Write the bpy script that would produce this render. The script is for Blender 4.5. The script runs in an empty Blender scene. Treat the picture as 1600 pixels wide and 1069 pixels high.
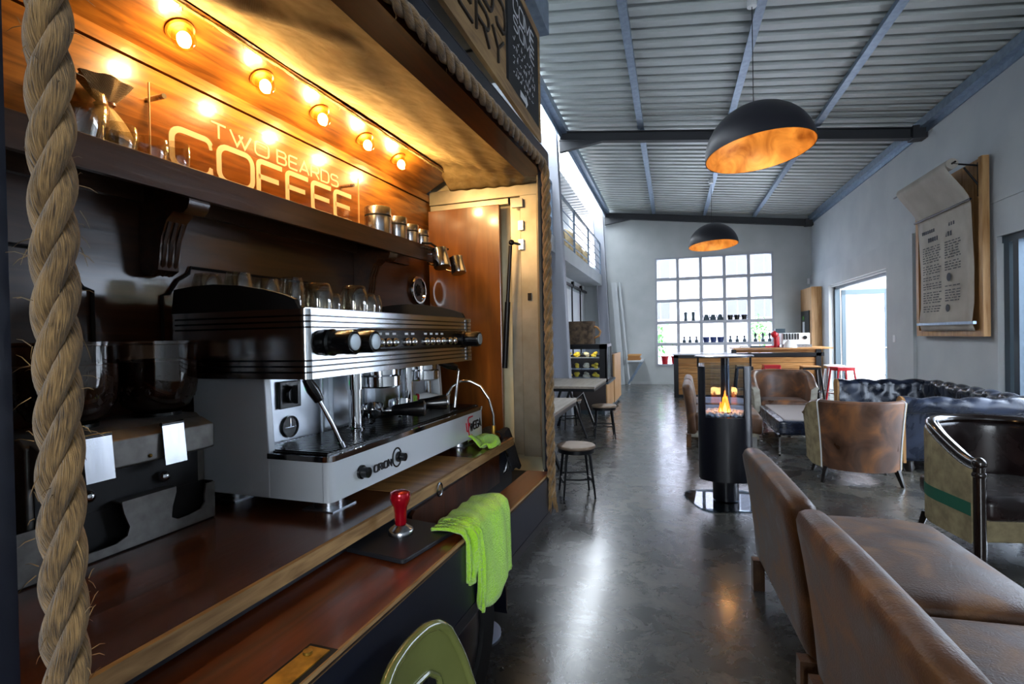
import bpy, bmesh, math, random
from mathutils import Vector, Matrix
from math import sin, cos, pi, radians, atan2, sqrt, tan
random.seed(7)
SC = bpy.context.scene
COL = SC.collection
# ---------------- camera ----------------
FPX, YAW, PITCH, ROLL, CH = 820.0, radians(17.0), radians(-.54), radians(1.1), 1.45
fw = Vector((-sin(YAW)*cos(PITCH), cos(YAW)*cos(PITCH), sin(PITCH)))
rt = Vector((cos(YAW), sin(YAW), 0)); upv = rt.cross(fw)
r2 = rt*cos(ROLL) - upv*sin(ROLL); u2 = rt*sin(ROLL) + upv*cos(ROLL)
cd = bpy.data.cameras.new('camera'); cam = bpy.data.objects.new('camera', cd); COL.objects.link(cam)
cam.matrix_world = Matrix(((r2.x, u2.x, -fw.x, 0), (r2.y, u2.y, -fw.y, 0), (r2.z, u2.z, -fw.z, CH), (0, 0, 0, 1)))
cd.sensor_width = 36; cd.lens = 36*FPX/1600; cd.clip_start = .02; cd.clip_end = 300
SC.camera = cam
# ---------------- world, exposure ----------------
W = bpy.data.worlds.new('sky'); SC.world = W; W.use_nodes = True
bgn = W.node_tree.nodes['Background']; bgn.inputs[0].default_value = (.84, .92, 1.0, 1); bgn.inputs[1].default_value = 16.0
SC.view_settings.view_transform = 'Standard'; SC.view_settings.look = 'None'
SC.view_settings.exposure = 0.27; SC.view_settings.gamma = 1.0; SC.view_settings.use_curve_mapping = False
try:
    SC.cycles.use_denoising = True; SC.cycles.sample_clamp_indirect = 6; SC.cycles.max_bounces = 8
    SC.cycles.diffuse_bounces = 4; SC.cycles.glossy_bounces = 4; SC.cycles.transmission_bounces = 8
    SC.cycles.transparent_max_bounces = 12; SC.cycles.caustics_refractive = False; SC.cycles.caustics_reflective = False
except Exception: pass

def portal(name, loc, rot, sx, sy, power=0, col=(1, 1, 1)):
    """daylight opening: a sky portal when power is 0, else a soft window light"""
    l = bpy.data.lights.new(name, 'AREA'); l.shape = 'RECTANGLE'; l.size = sx; l.size_y = sy
    l.energy = power if power else 1; l.color = col
    if not power: l.cycles.is_portal = True
    o = bpy.data.objects.new(name, l); o.location = loc; o.rotation_euler = rot; COL.objects.link(o); return o
def point(name, loc, power, col, r=.02):
    l = bpy.data.lights.new(name, 'POINT'); l.energy = power; l.color = col; l.shadow_soft_size = r
    o = bpy.data.objects.new(name, l); o.location = loc; COL.objects.link(o); return o
# portals in the openings (area lamps shine along local -Z)
portal('portal_end_window', (1.1, 15.95, 2.1), (radians(-90), 0, 0), 3.1, 3.1)
portal('portal_side_door', (3.75, 12.35, 1.25), (0, radians(90), 0), 2.5, 3.5)
portal('portal_sliding_doors', (3.75, 5.6, 1.25), (0, radians(90), 0), 2.5, 3.6)
portal('portal_skylight', (-2.05, 6.0, 5.25), (0, 0, 0), .42, 19.0)
portal('portal_rear_window', (1.2, -4.1, 1.9), (radians(90), 0, 0), 2.4, 1.8)

# ---------------- materials ----------------
MAT = {}
def lin(c):
    if isinstance(c, str):
        c = [int(c[i:i+2], 16)/255 for i in (0, 2, 4)]
    return tuple(((x/12.92) if x <= .04045 else ((x+.055)/1.055)**2.4) for x in c[:3]) + (1,)
def mat(name, col='808080', rough=.5, metal=0, col2=None, nscale=8, stretch=(1, 1, 1), detail=6, bump=0, bscale=None, coat=0,
        trans=0, ior=1.45, emit=None, estr=0, sheen=0, lo=.35, hi=.65, spec=.5, kind='noise', rvar=0, dist=0, alpha=1, col3=None):
    if name in MAT: return MAT[name]
    m = bpy.data.materials.new(name); m.use_nodes = True; nt = m.node_tree; N = nt.nodes; L = nt.links
    b = N['Principled BSDF']
    b.inputs['Base Color'].default_value = lin(col); b.inputs['Roughness'].default_value = rough
    b.inputs['Metallic'].default_value = metal; b.inputs['Coat Weight'].default_value = coat
    b.inputs['Coat Roughness'].default_value = .12
    b.inputs['Transmission Weight'].default_value = trans; b.inputs['IOR'].default_value = ior
    b.inputs['Sheen Weight'].default_value = sheen; b.inputs['Specular IOR Level'].default_value = spec
    b.inputs['Alpha'].default_value = alpha
    if emit: b.inputs['Emission Color'].default_value = lin(emit); b.inputs['Emission Strength'].default_value = estr
    if col2 or bump or rvar:
        tc = N.new('ShaderNodeTexCoord'); mp = N.new('ShaderNodeMapping'); L.new(tc.outputs['Object'], mp.inputs[0])
        mp.inputs['Scale'].default_value = stretch
        if kind == 'noise':
            t = N.new('ShaderNodeTexNoise'); t.inputs['Scale'].default_value = nscale; t.inputs['Detail'].default_value = detail
            t.inputs['Distortion'].default_value = dist; out = t.outputs['Fac']
        elif kind == 'wave':
            t = N.new('ShaderNodeTexWave'); t.inputs['Scale'].default_value = nscale; t.inputs['Distortion'].default_value = dist
            t.inputs['Detail'].default_value = detail; out = t.outputs['Fac']
        elif kind == 'voronoi':
            t = N.new('ShaderNodeTexVoronoi'); t.inputs['Scale'].default_value = nscale; out = t.outputs['Distance']
        L.new(mp.outputs[0], t.inputs['Vector'])
        if col2:
            r = N.new('ShaderNodeValToRGB'); r.color_ramp.elements[0].position = lo; r.color_ramp.elements[1].position = hi
            r.color_ramp.elements[0].color = lin(col); r.color_ramp.elements[1].color = lin(col2)
            if col3:
                e = r.color_ramp.elements.new((lo+hi)/2); e.color = lin(col3)
            L.new(out, r.inputs[0]); L.new(r.outputs[0], b.inputs['Base Color'])
        if rvar:
            mr = N.new('ShaderNodeMapRange'); mr.inputs[1].default_value = .3; mr.inputs[2].default_value = .7
            mr.inputs[3].default_value = max(0, rough-rvar); mr.inputs[4].default_value = min(1, rough+rvar)
            L.new(out, mr.inputs[0]); L.new(mr.outputs[0], b.inputs['Roughness'])
        if bump:
            if bscale:
                t2 = N.new('ShaderNodeTexNoise'); t2.inputs['Scale'].default_value = bscale; t2.inputs['Detail'].default_value = 4
                L.new(mp.outputs[0], t2.inputs['Vector']); out = t2.outputs['Fac']
            bp = N.new('ShaderNodeBump'); bp.inputs['Strength'].default_value = bump; bp.inputs['Distance'].default_value = .01
            L.new(out, bp.inputs['Height']); L.new(bp.outputs[0], b.inputs['Normal'])
    MAT[name] = m; return m
def weave(name, c1, c2, scale=350, rough=.9, bump=.5, blot=None):
    m = bpy.data.materials.new(name); m.use_nodes = True; nt = m.node_tree; N = nt.nodes; L = nt.links; b = N['Principled BSDF']
    b.inputs['Roughness'].default_value = rough; b.inputs['Specular IOR Level'].default_value = .2
    tc = N.new('ShaderNodeTexCoord'); hs = []
    for ax in 'XYZ':
        w = N.new('ShaderNodeTexWave'); w.bands_direction = ax; w.inputs['Scale'].default_value = scale/4; w.inputs['Distortion'].default_value = .6
        w.inputs['Detail Scale'].default_value = 3
        L.new(tc.outputs['Object'], w.inputs[0]); hs.append(w.outputs['Fac'])
    a = N.new('ShaderNodeMath'); a.operation = 'ADD'; L.new(hs[0], a.inputs[0]); L.new(hs[1], a.inputs[1])
    a2 = N.new('ShaderNodeMath'); a2.operation = 'ADD'; L.new(a.outputs[0], a2.inputs[0]); L.new(hs[2], a2.inputs[1])
    n = N.new('ShaderNodeTexNoise'); n.inputs['Scale'].default_value = 14; n.inputs['Detail'].default_value = 5; L.new(tc.outputs['Object'], n.inputs[0])
    a3 = N.new('ShaderNodeMath'); a3.operation = 'MULTIPLY_ADD'; L.new(a2.outputs[0], a3.inputs[0]); a3.inputs[1].default_value = .07
    L.new(n.outputs['Fac'], a3.inputs[2])
    r = N.new('ShaderNodeValToRGB'); r.color_ramp.elements[0].position = .45; r.color_ramp.elements[1].position = .85
    r.color_ramp.elements[0].color = lin(c1); r.color_ramp.elements[1].color = lin(c2); L.new(a3.outputs[0], r.inputs[0])
    L.new(r.outputs[0], b.inputs['Base Color'])
    bp = N.new('ShaderNodeBump'); bp.inputs['Strength'].default_value = bump; bp.inputs['Distance'].default_value = .0015
    if blot:      # soft creases in loose cloth
        nc = N.new('ShaderNodeTexNoise'); nc.inputs['Scale'].default_value = blot; nc.inputs['Detail'].default_value = 3; nc.inputs['Distortion'].default_value = 1.5
        L.new(tc.outputs['Object'], nc.inputs[0]); b2 = N.new('ShaderNodeBump'); b2.inputs['Strength'].default_value = .5; b2.inputs['Distance'].default_value = .03
        L.new(nc.outputs['Fac'], b2.inputs['Height']); L.new(b2.outputs[0], bp.inputs['Normal'])
    L.new(a2.outputs[0], bp.inputs['Height']); L.new(bp.outputs[0], b.inputs['Normal']); MAT[name] = m; return m
def wood(name, c1, c2, rough=.35, coat=.3, axis=1, scale=3, stretch=14, bump=.15, lo=.3, hi=.7):
    s = [stretch]*3; s[axis] = 1
    return mat(name, c1, rough, col2=c2, nscale=scale, stretch=tuple(s), detail=8, dist=.8, bump=bump, coat=coat, lo=lo, hi=hi)
def ropemat(name, c1, c2, freq=260, skew=1.2):
    m = bpy.data.materials.new(name); m.use_nodes = True; nt = m.node_tree; N = nt.nodes; L = nt.links; b = N['Principled BSDF']
    b.inputs['Roughness'].default_value = .85; b.inputs['Specular IOR Level'].default_value = .25; b.inputs['Sheen Weight'].default_value = .3
    uv = N.new('ShaderNodeUVMap'); sp = N.new('ShaderNodeSeparateXYZ'); L.new(uv.outputs[0], sp.inputs[0])
    mu = N.new('ShaderNodeMath'); mu.operation = 'MULTIPLY_ADD'; L.new(sp.outputs[1], mu.inputs[0]); mu.inputs[1].default_value = skew; L.new(sp.outputs[0], mu.inputs[2])
    cb = N.new('ShaderNodeCombineXYZ'); L.new(mu.outputs[0], cb.inputs[0])
    yy = N.new('ShaderNodeMath'); yy.operation = 'MULTIPLY'; L.new(sp.outputs[1], yy.inputs[0]); yy.inputs[1].default_value = .07; L.new(yy.outputs[0], cb.inputs[1])
    n = N.new('ShaderNodeTexNoise'); n.inputs['Scale'].default_value = freq; n.inputs['Detail'].default_value = 6; L.new(cb.outputs[0], n.inputs[0])
    tc = N.new('ShaderNodeTexCoord'); n2 = N.new('ShaderNodeTexNoise'); n2.inputs['Scale'].default_value = 30; L.new(tc.outputs['Object'], n2.inputs[0])
    ad = N.new('ShaderNodeMath'); ad.operation = 'MULTIPLY_ADD'; L.new(n2.outputs[0], ad.inputs[0]); ad.inputs[1].default_value = .6; L.new(n.outputs[0], ad.inputs[2])
    r = N.new('ShaderNodeValToRGB'); r.color_ramp.elements[0].position = .55; r.color_ramp.elements[1].position = 1.05
    r.color_ramp.elements[0].color = lin(c1); r.color_ramp.elements[1].color = lin(c2); L.new(ad.outputs[0], r.inputs[0]); L.new(r.outputs[0], b.inputs['Base Color'])
    bp = N.new('ShaderNodeBump'); bp.inputs['Strength'].default_value = .9; bp.inputs['Distance'].default_value = .004
    L.new(n.outputs[0], bp.inputs['Height']); L.new(bp.outputs[0], b.inputs['Normal']); MAT[name] = m; return m
def glassmat(name, tint='ffffff', rough=0.0, refl=.06):
    """thin clear glass: see-through with a fresnel-like reflection"""
    m = bpy.data.materials.new(name); m.use_nodes = True; nt = m.node_tree; N = nt.nodes; L = nt.links
    for x in list(N): N.remove(x)
    o = N.new('ShaderNodeOutputMaterial'); t = N.new('ShaderNodeBsdfTransparent'); g = N.new('ShaderNodeBsdfGlossy'); mx = N.new('ShaderNodeMixShader')
    lw = N.new('ShaderNodeLayerWeight'); lw.inputs[0].default_value = .35; t.inputs[0].default_value = lin(tint); g.inputs['Roughness'].default_value = rough
    mp = N.new('ShaderNodeMapRange'); mp.inputs[3].default_value = refl; mp.inputs[4].default_value = .85
    L.new(lw.outputs['Facing'], mp.inputs[0]); pw = N.new('ShaderNodeMath'); pw.operation = 'POWER'; L.new(lw.outputs['Facing'], pw.inputs[0]); pw.inputs[1].default_value = 2.5
    L.new(pw.outputs[0], mp.inputs[0]); L.new(mp.outputs[0], mx.inputs[0]); L.new(t.outputs[0], mx.inputs[1]); L.new(g.outputs[0], mx.inputs[2]); L.new(mx.outputs[0], o.inputs[0])
    MAT[name] = m; return m

# ---------------- frames: room (identity) and van (turned, scaled about the eye point it was surveyed from) ----------------
VS, VR = 1.1, radians(-2.3)
K2, INN = 1.25, 2          # fittings inside the van were surveyed at another scale
def inner(p): return Vector((p[0]*K2, p[1]*K2, 1.45+(p[2]-1.45)*K2))
def vanpt(p):
    x, y, z = p[0]*VS, p[1]*VS, 1.45+(p[2]-1.45)*VS
    return Vector((x*cos(VR)-y*sin(VR), x*sin(VR)+y*cos(VR), z))
# ---------------- object helpers ----------------
def thing(name, label, cat, loc=(0, 0, 0), rz=0, group=None, van=False):
    o = bpy.data.objects.new(name, None); COL.objects.link(o); o.empty_display_size = .05
    if van == INN: loc = tuple(inner(loc)); o['_k'] = K2
    o['_f'] = 1 if van else 0; o['_b'] = tuple(loc)
    if van:
        o.location = vanpt(loc); o.rotation_euler = (0, 0, VR+rz)
    else:
        o.location = loc; o.rotation_euler = (0, 0, rz)
    o['label'] = label; o['category'] = cat
    if group: o['group'] = group
    return o
ROOTS = []
def root_of(o):
    while o.parent: o = o.parent
    return o
def finish(bm, name, m, smooth=True, angle=40):
    bmesh.ops.recalc_face_normals(bm, faces=bm.faces[:]) if not getattr(bm, '_norecalc', False) else None
    me = bpy.data.meshes.new(name); bm.to_mesh(me); bm.free()
    mats = m if isinstance(m, (list, tuple)) else [m]
    for x in mats: me.materials.append(MAT[x] if isinstance(x, str) else x)
    if smooth:
        me.polygons.foreach_set('use_smooth', [True]*len(me.polygons))
        try: me.set_sharp_from_angle(angle=radians(angle))
        except Exception: pass
    me.update(); return me
def obj(name, bm, m, parent=None, local=False, van=False, label=None, cat=None, group=None, kind=None, smooth=True, bevel=0, angle=40, seg=2, ki=0):
    """links bm as ONE object. Mesh coordinates are in the frame (room / van) unless local=True (relative to the thing's base)."""
    me = finish(bm, name, m, smooth, angle)
    o = bpy.data.objects.new(name, me); COL.objects.link(o)
    if parent is not None:
        rt_ = root_of(parent)
        isv = rt_.get('_f', 0); s = VS if isv else 1.0
        if ki or (rt_.get('_k', 0) and not local):
            for v in me.vertices: v.co = inner(v.co)
        elif rt_.get('_k', 0):
            for v in me.vertices: v.co = v.co*K2
        if not local:
            b = Vector(rt_['_b']) if '_b' in rt_ else rt_.location
            for v in me.vertices: v.co = (v.co - b)*s
        elif isv and s != 1:
            for v in me.vertices: v.co = v.co*s
        o.parent = parent
    else:
        if van == INN:
            for v in me.vertices: v.co = inner(v.co)
        vs = [v.co for v in me.vertices]
        b = Vector(((min(v.x for v in vs)+max(v.x for v in vs))/2, (min(v.y for v in vs)+max(v.y for v in vs))/2, min(v.z for v in vs)))
        s = VS if van else 1.0
        for v in me.vertices: v.co = (v.co - b)*s
        o['_b'] = tuple(b); o['_f'] = 1 if van else 0
        if van: o.location = vanpt(b); o.rotation_euler = (0, 0, VR)
        else: o.location = b
    if bevel:
        md = o.modifiers.new('bevel', 'BEVEL'); md.width = bevel*(VS if (van or (parent is not None and root_of(parent).get('_f', 0))) else 1); md.segments = seg
        md.limit_method = 'ANGLE'; md.angle_limit = radians(40); md.harden_normals = False
    if label: o['label'] = label
    if cat: o['category'] = cat
    if group: o['group'] = group
    if kind: o['kind'] = kind
    return o
def struct(name, bm, m, **k): return obj(name, bm, m, kind='structure', **k)
def copy_tree(o, parent=None):
    c = o.copy(); COL.objects.link(c)
    if parent is not None: c.parent = parent
    for ch in list(o.children): copy_tree(ch, c)
    return c
def dup(o, loc, rz=None, label=None, van=False, scale=None):
    c = copy_tree(o)
    c.location = vanpt(loc) if van else loc; c['_b'] = tuple(loc)
    if rz is not None: c.rotation_euler = (0, 0, rz+(VR if van else 0))
    if label: c['label'] = label
    if scale: c.scale = (scale,)*3
    return c
# ---------------- mesh builders ----------------
def B(): return bmesh.new()
def box(bm, x0, x1, y0, y1, z0, z1, mi=0, M=None):
    vs = [bm.verts.new((x, y, z)) for z in (z0, z1) for y in (y0, y1) for x in (x0, x1)]
    if M is not None:
        for v in vs: v.co = M @ v.co
    for f in ((0, 2, 3, 1), (4, 5, 7, 6), (0, 1, 5, 4), (2, 6, 7, 3), (0, 4, 6, 2), (1, 3, 7, 5)):
        fc = bm.faces.new([vs[i] for i in f]); fc.material_index = mi
    return bm
def bxo(x0, x1, y0, y1, z0, z1): return box(B(), x0, x1, y0, y1, z0, z1)
def prism(bm, pts, a, b, axis='z', mi=0, M=None):
    """closed outline pts (2-D) swept from a to b along axis"""
    def mk(p, t):
        if axis == 'z': v = Vector((p[0], p[1], t))
        elif axis == 'x': v = Vector((t, p[0], p[1]))
        else: v = Vector((p[0], t, p[1]))
        return M @ v if M is not None else v
    v0 = [bm.verts.new(mk(p, a)) for p in pts]; v1 = [bm.verts.new(mk(p, b)) for p in pts]; n = len(pts)
    f = bm.faces.new(v0); f.material_index = mi; f = bm.faces.new(v1[::-1]); f.material_index = mi
    for i in range(n):
        f = bm.faces.new((v0[i], v1[i], v1[(i+1) % n], v0[(i+1) % n])); f.material_index = mi
    return bm
def frames(P):
    n = len(P); T = []
    for i in range(n):
        t = (P[min(i+1, n-1)] - P[max(i-1, 0)]); T.append(t.normalized() if t.length > 1e-9 else Vector((0, 0, 1)))
    up = Vector((0, 0, 1)) if abs(T[0].z) < .9 else Vector((1, 0, 0))
    N = (up - T[0]*up.dot(T[0])).normalized(); out = []
    for i in range(n):
        N = (N - T[i]*N.dot(T[i])); N = N.normalized() if N.length > 1e-6 else Vector((1, 0, 0))
        out.append((T[i], N, T[i].cross(N)))
    return out
def tube(bm, P, r, n=10, closed=False, caps=True, mi=0, sx=1, sy=1, uv=False):
    P = [Vector(p) for p in P]; F = frames(P); R = r if isinstance(r, (list, tuple)) else [r]*len(P); rings = []
    for p, (t, a, b), q in zip(P, F, R):
        rings.append([bm.verts.new(p + a*(cos(2*pi*k/n)*q*sx) + b*(sin(2*pi*k/n)*q*sy)) for k in range(n)])
    L = bm.loops.layers.uv.verify() if uv else None; d = 0
    for i in range(len(rings)-1 + (1 if closed else 0)):
        A, Bq = rings[i], rings[(i+1) % len(rings)]; d2 = d + (P[(i+1) % len(P)]-P[i]).length
        for k in range(n):
            f = bm.faces.new((A[k], A[(k+1) % n], Bq[(k+1) % n], Bq[k])); f.material_index = mi
            if uv:
                c = 2*pi*R[i]
                for lp, w in zip(f.loops, ((k/n*c, d), ((k+1)/n*c, d), ((k+1)/n*c, d2), (k/n*c, d2))): lp[L].uv = w
        d = d2
    if caps and not closed:
        for rg in (rings[0][::-1], rings[-1]):
            f = bm.faces.new(rg); f.material_index = mi
    return bm
def cyl(bm, p0, p1, r0, r1=None, n=20, mi=0, caps=True):
    return tube(bm, [p0, p1], [r0, r0 if r1 is None else r1], n, mi=mi, caps=caps)
def lathe(bm, prof, c=(0, 0, 0), n=28, mi=0, M=None, a0=0, a1=2*pi):
    """prof: (radius, z) pairs"""
    full = abs(a1-a0-2*pi) < 1e-6; rings = []
    for r, z in prof:
        ring = []
        for k in range(n if full else n+1):
            a = a0+(a1-a0)*k/n; v = Vector((r*cos(a), r*sin(a), z))
            if M is not None: v = M @ v
            ring.append(bm.verts.new(v + Vector(c)))
        rings.append(ring)
    m = len(rings[0])
    for A, Q in zip(rings, rings[1:]):
        for k in range(m if full else m-1):
            try: f = bm.faces.new((A[k], A[(k+1) % m], Q[(k+1) % m], Q[k])); f.material_index = mi
            except Exception: pass
    for rg, pr in ((rings[0], prof[0]), (rings[-1], prof[-1])):
        if pr[0] < 1e-4: bmesh.ops.remove_doubles(bm, verts=[v for v in rg if v.is_valid], dist=1e-5)
    return bm
def sweep_closed(prof): return prof + [prof[0]]
def arc(c, r, a0, a1, n=12, z=None):
    return [(c[0]+r*cos(a0+(a1-a0)*i/n), c[1]+r*sin(a0+(a1-a0)*i/n)) + (() if z is None else (z,)) for i in range(n+1)]
def rrect(x0, x1, y0, y1, r, n=5):
    return arc((x1-r, y0+r), r, -pi/2, 0, n)+arc((x1-r, y1-r), r, 0, pi/2, n)+arc((x0+r, y1-r), r, pi/2, pi, n)+arc((x0+r, y0+r), r, pi, 1.5*pi, n)
def grid(bm, fn, nu, nv, mi=0, uv=False):
    vs = [[bm.verts.new(fn(i/nu, j/nv)) for j in range(nv+1)] for i in range(nu+1)]
    for i in range(nu):
        for j in range(nv):
            f = bm.faces.new((vs[i][j], vs[i+1][j], vs[i+1][j+1], vs[i][j+1])); f.material_index = mi
    return bm
def thick(o, t, off=0, even=True):
    m = o.modifiers.new('thickness', 'SOLIDIFY'); m.thickness = t; m.offset = off; return o
def subd(o, n=2):
    m = o.modifiers.new('smooth', 'SUBSURF'); m.levels = n; m.render_levels = n; return o
def sphere(bm, c, r, n=16, m=10, sz=1, mi=0):
    pr = [(r*sin(pi*i/m), -r*sz*cos(pi*i/m)) for i in range(m+1)]; pr[0] = (0, pr[0][1]); pr[-1] = (0, pr[-1][1])
    return lathe(bm, pr, c, n, mi)
def strokes(bm, lines, w, t, M, n=1, cap=True):
    """flat lettering: each polyline becomes a ribbon of width w and thickness t in the local XY plane of M"""
    for pts in lines:
        P = [Vector((p[0], p[1], 0)) for p in pts]; m = len(P); clo = (P[0]-P[-1]).length < 1e-6
        if clo: P = P[:-1]; m -= 1
        L1, L2 = [], []
        for i in range(m):
            if clo: a, b = P[i-1], P[(i+1) % m]
            else: a, b = P[max(i-1, 0)], P[min(i+1, m-1)]
            d1 = (P[i]-a); d2 = (b-P[i])
            d1 = d1.normalized() if d1.length > 1e-9 else d2.normalized(); d2 = d2.normalized() if d2.length > 1e-9 else d1
            d = (d1+d2); d = d.normalized() if d.length > 1e-6 else d1; nn = Vector((-d.y, d.x, 0)); k = 1/max(.5, nn.dot(Vector((-d1.y, d1.x, 0))))
            L1.append(P[i]+nn*w/2*k); L2.append(P[i]-nn*w/2*k)
        def q(v, z): return bm.verts.new(M @ Vector((v.x, v.y, z)))
        a0 = [q(v, 0) for v in L1]; b0 = [q(v, 0) for v in L2]; a1 = [q(v, t) for v in L1]; b1 = [q(v, t) for v in L2]
        rng = range(m if clo else m-1)
        for i in rng:
            j = (i+1) % m
            bm.faces.new((a0[i], a0[j], b0[j], b0[i])); bm.faces.new((a1[i], b1[i], b1[j], a1[j]))
            bm.faces.new((a0[i], a1[i], a1[j], a0[j])); bm.faces.new((b0[i], b0[j], b1[j], b1[i]))
        if not clo:
            for i in (0, m-1): bm.faces.new((a0[i], b0[i], b1[i], a1[i]))
    return bm
# wide rounded stroke letters in a unit cell (x 0..w, y 0..1)
def _ra(cx, cy, r, a0, a1): return [(cx+r*cos(radians(a0+(a1-a0)*i/5)), cy+r*sin(radians(a0+(a1-a0)*i/5))) for i in range(6)]
R_ = .28
def letter(ch):
    w = 1.15; r = R_
    if ch == 'O': return w, [_ra(w-r, r, r, -90, 0)+_ra(w-r, 1-r, r, 0, 90)+_ra(r, 1-r, r, 90, 180)+_ra(r, r, r, 180, 270)+[(w-r, 0)]]
    if ch == 'C': return w, [[(w, .84)]+_ra(w-.22, 1-.2, .2, 10, 90)+_ra(r, 1-r, r, 90, 180)+_ra(r, r, r, 180, 270)+_ra(w-.22, .2, .2, -90, -10)+[(w, .16)]]
    if ch == 'F': return .95, [[(.95, 1)]+_ra(.15, .85, .15, 90, 180)+[(0, 0)], [(0, .52), (.8, .52)]]
    if ch == 'E': return .95, [[(.95, 1)]+_ra(.15, .85, .15, 90, 180)+_ra(.15, .15, .15, 180, 270)+[(.95, 0)], [(0, .52), (.85, .52)]]
    if ch == 'T': return 1.0, [[(0, 1), (1, 1)], [(.5, 1), (.5, 0)]]
    if ch == 'W': return 1.6, [[(0, 1), (.5, 0), (.95, .85)], [(.65, .85), (1.1, 0), (1.6, 1)]]
    if ch == 'B': return 1.0, [[(0, 0), (0, 1), (.75, 1)]+_ra(.72, .77, .22, 80, -80)+[(0, .53)], [(.7, .53)]+_ra(.73, .27, .26, 80, -80)+[(.6, 0), (0, 0)]]
    if ch == 'A': return 1.1, [[(0, 0), (.55, 1), (1.1, 0)], [(.2, .3), (.9, .3)]]
    if ch == 'R': return 1.0, [[(0, 0), (0, 1), (.75, 1)]+_ra(.72, .73, .26, 80, -80)+[(0, .45)], [(.55, .45), (1.0, 0)]]
    if ch == 'D': return 1.05, [[(0, 0), (0, 1), (.7, 1)]+_ra(.7, .66, .34, 90, 0)+_ra(.7, .34, .34, 0, -90)+[(0, 0)]]
    if ch == 'S': return 1.0, [[(.97, .85)]+_ra(.77, .8, .2, 30, 90)+_ra(.24, .76, .24, 90, 270)+_ra(.76, .26, .26, 90, -90)+_ra(.22, .2, .2, -90, -150)]
    if ch == 'Y': return 1.0, [[(0, 1), (.5, .5), (1, 1)], [(.5, .5), (.5, 0)]]
    if ch == 'I': return .1, [[(.05, 0), (.05, 1)]]
    if ch == 'N': return 1.0, [[(0, 0), (0, 1), (1, 0), (1, 1)]]
    if ch == 'G': return 1.1, [[(1.1, .82)]+_ra(.85, .8, .2, 20, 90)+_ra(r, 1-r, r, 90, 180)+_ra(r, r, r, 180, 270)+_ra(.85, .25, .25, -90, 0)+[(1.1, .48), (.6, .48)]]
    if ch == 'M': return 1.3, [[(0, 0), (0, 1), (.65, .2), (1.3, 1), (1.3, 0)]]
    return .5, []
def lettering(bm, text, width, height, M, sw, t, gap=.28):
    tot = sum(letter(c)[0]+gap for c in text)-gap; sx = width/tot; x = 0
    for c in text:
        w, ls = letter(c)
        strokes(bm, [[((x+p[0])*sx, p[1]*height) for p in l] for l in ls], sw, t, M); x += w+gap
    return bm
# ================= materials of the room =================
mat('white_wall', 'b9bfc4', .85, col2='c4c9cc', nscale=1.5, bump=.04, bscale=60)
mat('grey_wall', 'aab0b2', .85, col2='b6bbbd', nscale=1.5, bump=.04, bscale=60)
mat('roof_sheet', 'b4bab8', .42, .1, col2='bcc2c2', nscale=2)
mat('galvanised', '8fa0b4', .4, .6, col2='7d8ea2', nscale=14)
mat('charcoal_steel', '3a3c40', .55, .2)
mat('dark_frame', '3c4a54', .4, .3)
mat('mullion_grey', 'a4a8b2', .6)
mat('column_grey', '9ea2ad', .55)
mat('pane', 'ffffff'); MAT.pop('pane'); glassmat('pane', 'f4f8ff', 0, .03)
mat('black_metal', '0c0d12', .38, .3)
mat('black_satin', '0a0b16', .3, .1, coat=.2)
mat('chrome', 'd8dade', .08, 1)
mat('steel', 'b4b6ba', .24, 1, col2='a2a4aa', nscale=60, stretch=(1, 1, .05))
mat('copper_leaf', 'e2a450', .42, .3, col2='8e5418', nscale=4, lo=.3, hi=.72, dist=1.2)
wood('pine', 'b98a55', '8f6236', .5, .1, axis=0, scale=2, stretch=10)
wood('pine_up', 'c39a68', 'a0713f', .55, .05, axis=2, scale=2, stretch=10)
wood('pallet', 'b9864e', '80531f', .6, 0, axis=0, scale=2, stretch=12)
wood('grey_top', '8d8377', '6f6458', .45, .2, axis=1, scale=2, stretch=12)
mat('red_paint', 'b01424', .3, coat=.4)
mat('white_plastic', 'dfe1e4', .35)
mat('leaf', '3d7a32', .6, col2='5c9c3e', nscale=20)
mat('paper', 'b9b3a8', .9, col2='aba398', nscale=3)
mat('ink', '50525a', .9)
mat('facade', 'a9a0a2', .9); mat('facade_window', '4c4a50', .5); mat('paving', 'bdb7b3', .9); mat('garden_wall', 'd8d6d2', .9)

# concrete floor: polished, mottled blue grey and brown
m = bpy.data.materials.new('polished_concrete'); m.use_nodes = True; nt = m.node_tree; N = nt.nodes; L = nt.links; b = N['Principled BSDF']
tc = N.new('ShaderNodeTexCoord')
n1 = N.new('ShaderNodeTexNoise'); n1.inputs['Scale'].default_value = .7; n1.inputs['Detail'].default_value = 9; n1.inputs['Distortion'].default_value = .5
n2 = N.new('ShaderNodeTexNoise'); n2.inputs['Scale'].default_value = 5; n2.inputs['Detail'].default_value = 12; n2.inputs['Roughness'].default_value = .72; n2.inputs['Distortion'].default_value = .6
L.new(tc.outputs['Object'], n1.inputs[0]); L.new(tc.outputs['Object'], n2.inputs[0])
mx = N.new('ShaderNodeMath'); mx.operation = 'MULTIPLY_ADD'; L.new(n2.outputs[0], mx.inputs[0]); mx.inputs[1].default_value = .7; L.new(n1.outputs[0], mx.inputs[2])
r = N.new('ShaderNodeValToRGB'); e = r.color_ramp.elements; e[0].position = .60; e[0].color = lin('2a2928'); e[1].position = 1.12; e[1].color = lin('58534a')
x = e.new(.78); x.color = lin('363534'); x = e.new(.94); x.color = lin('424039'); L.new(mx.outputs[0], r.inputs[0]); L.new(r.outputs[0], b.inputs['Base Color'])
mr = N.new('ShaderNodeMapRange'); mr.inputs[1].default_value = .35; mr.inputs[2].default_value = .65; mr.inputs[3].default_value = .22; mr.inputs[4].default_value = .33
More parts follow.
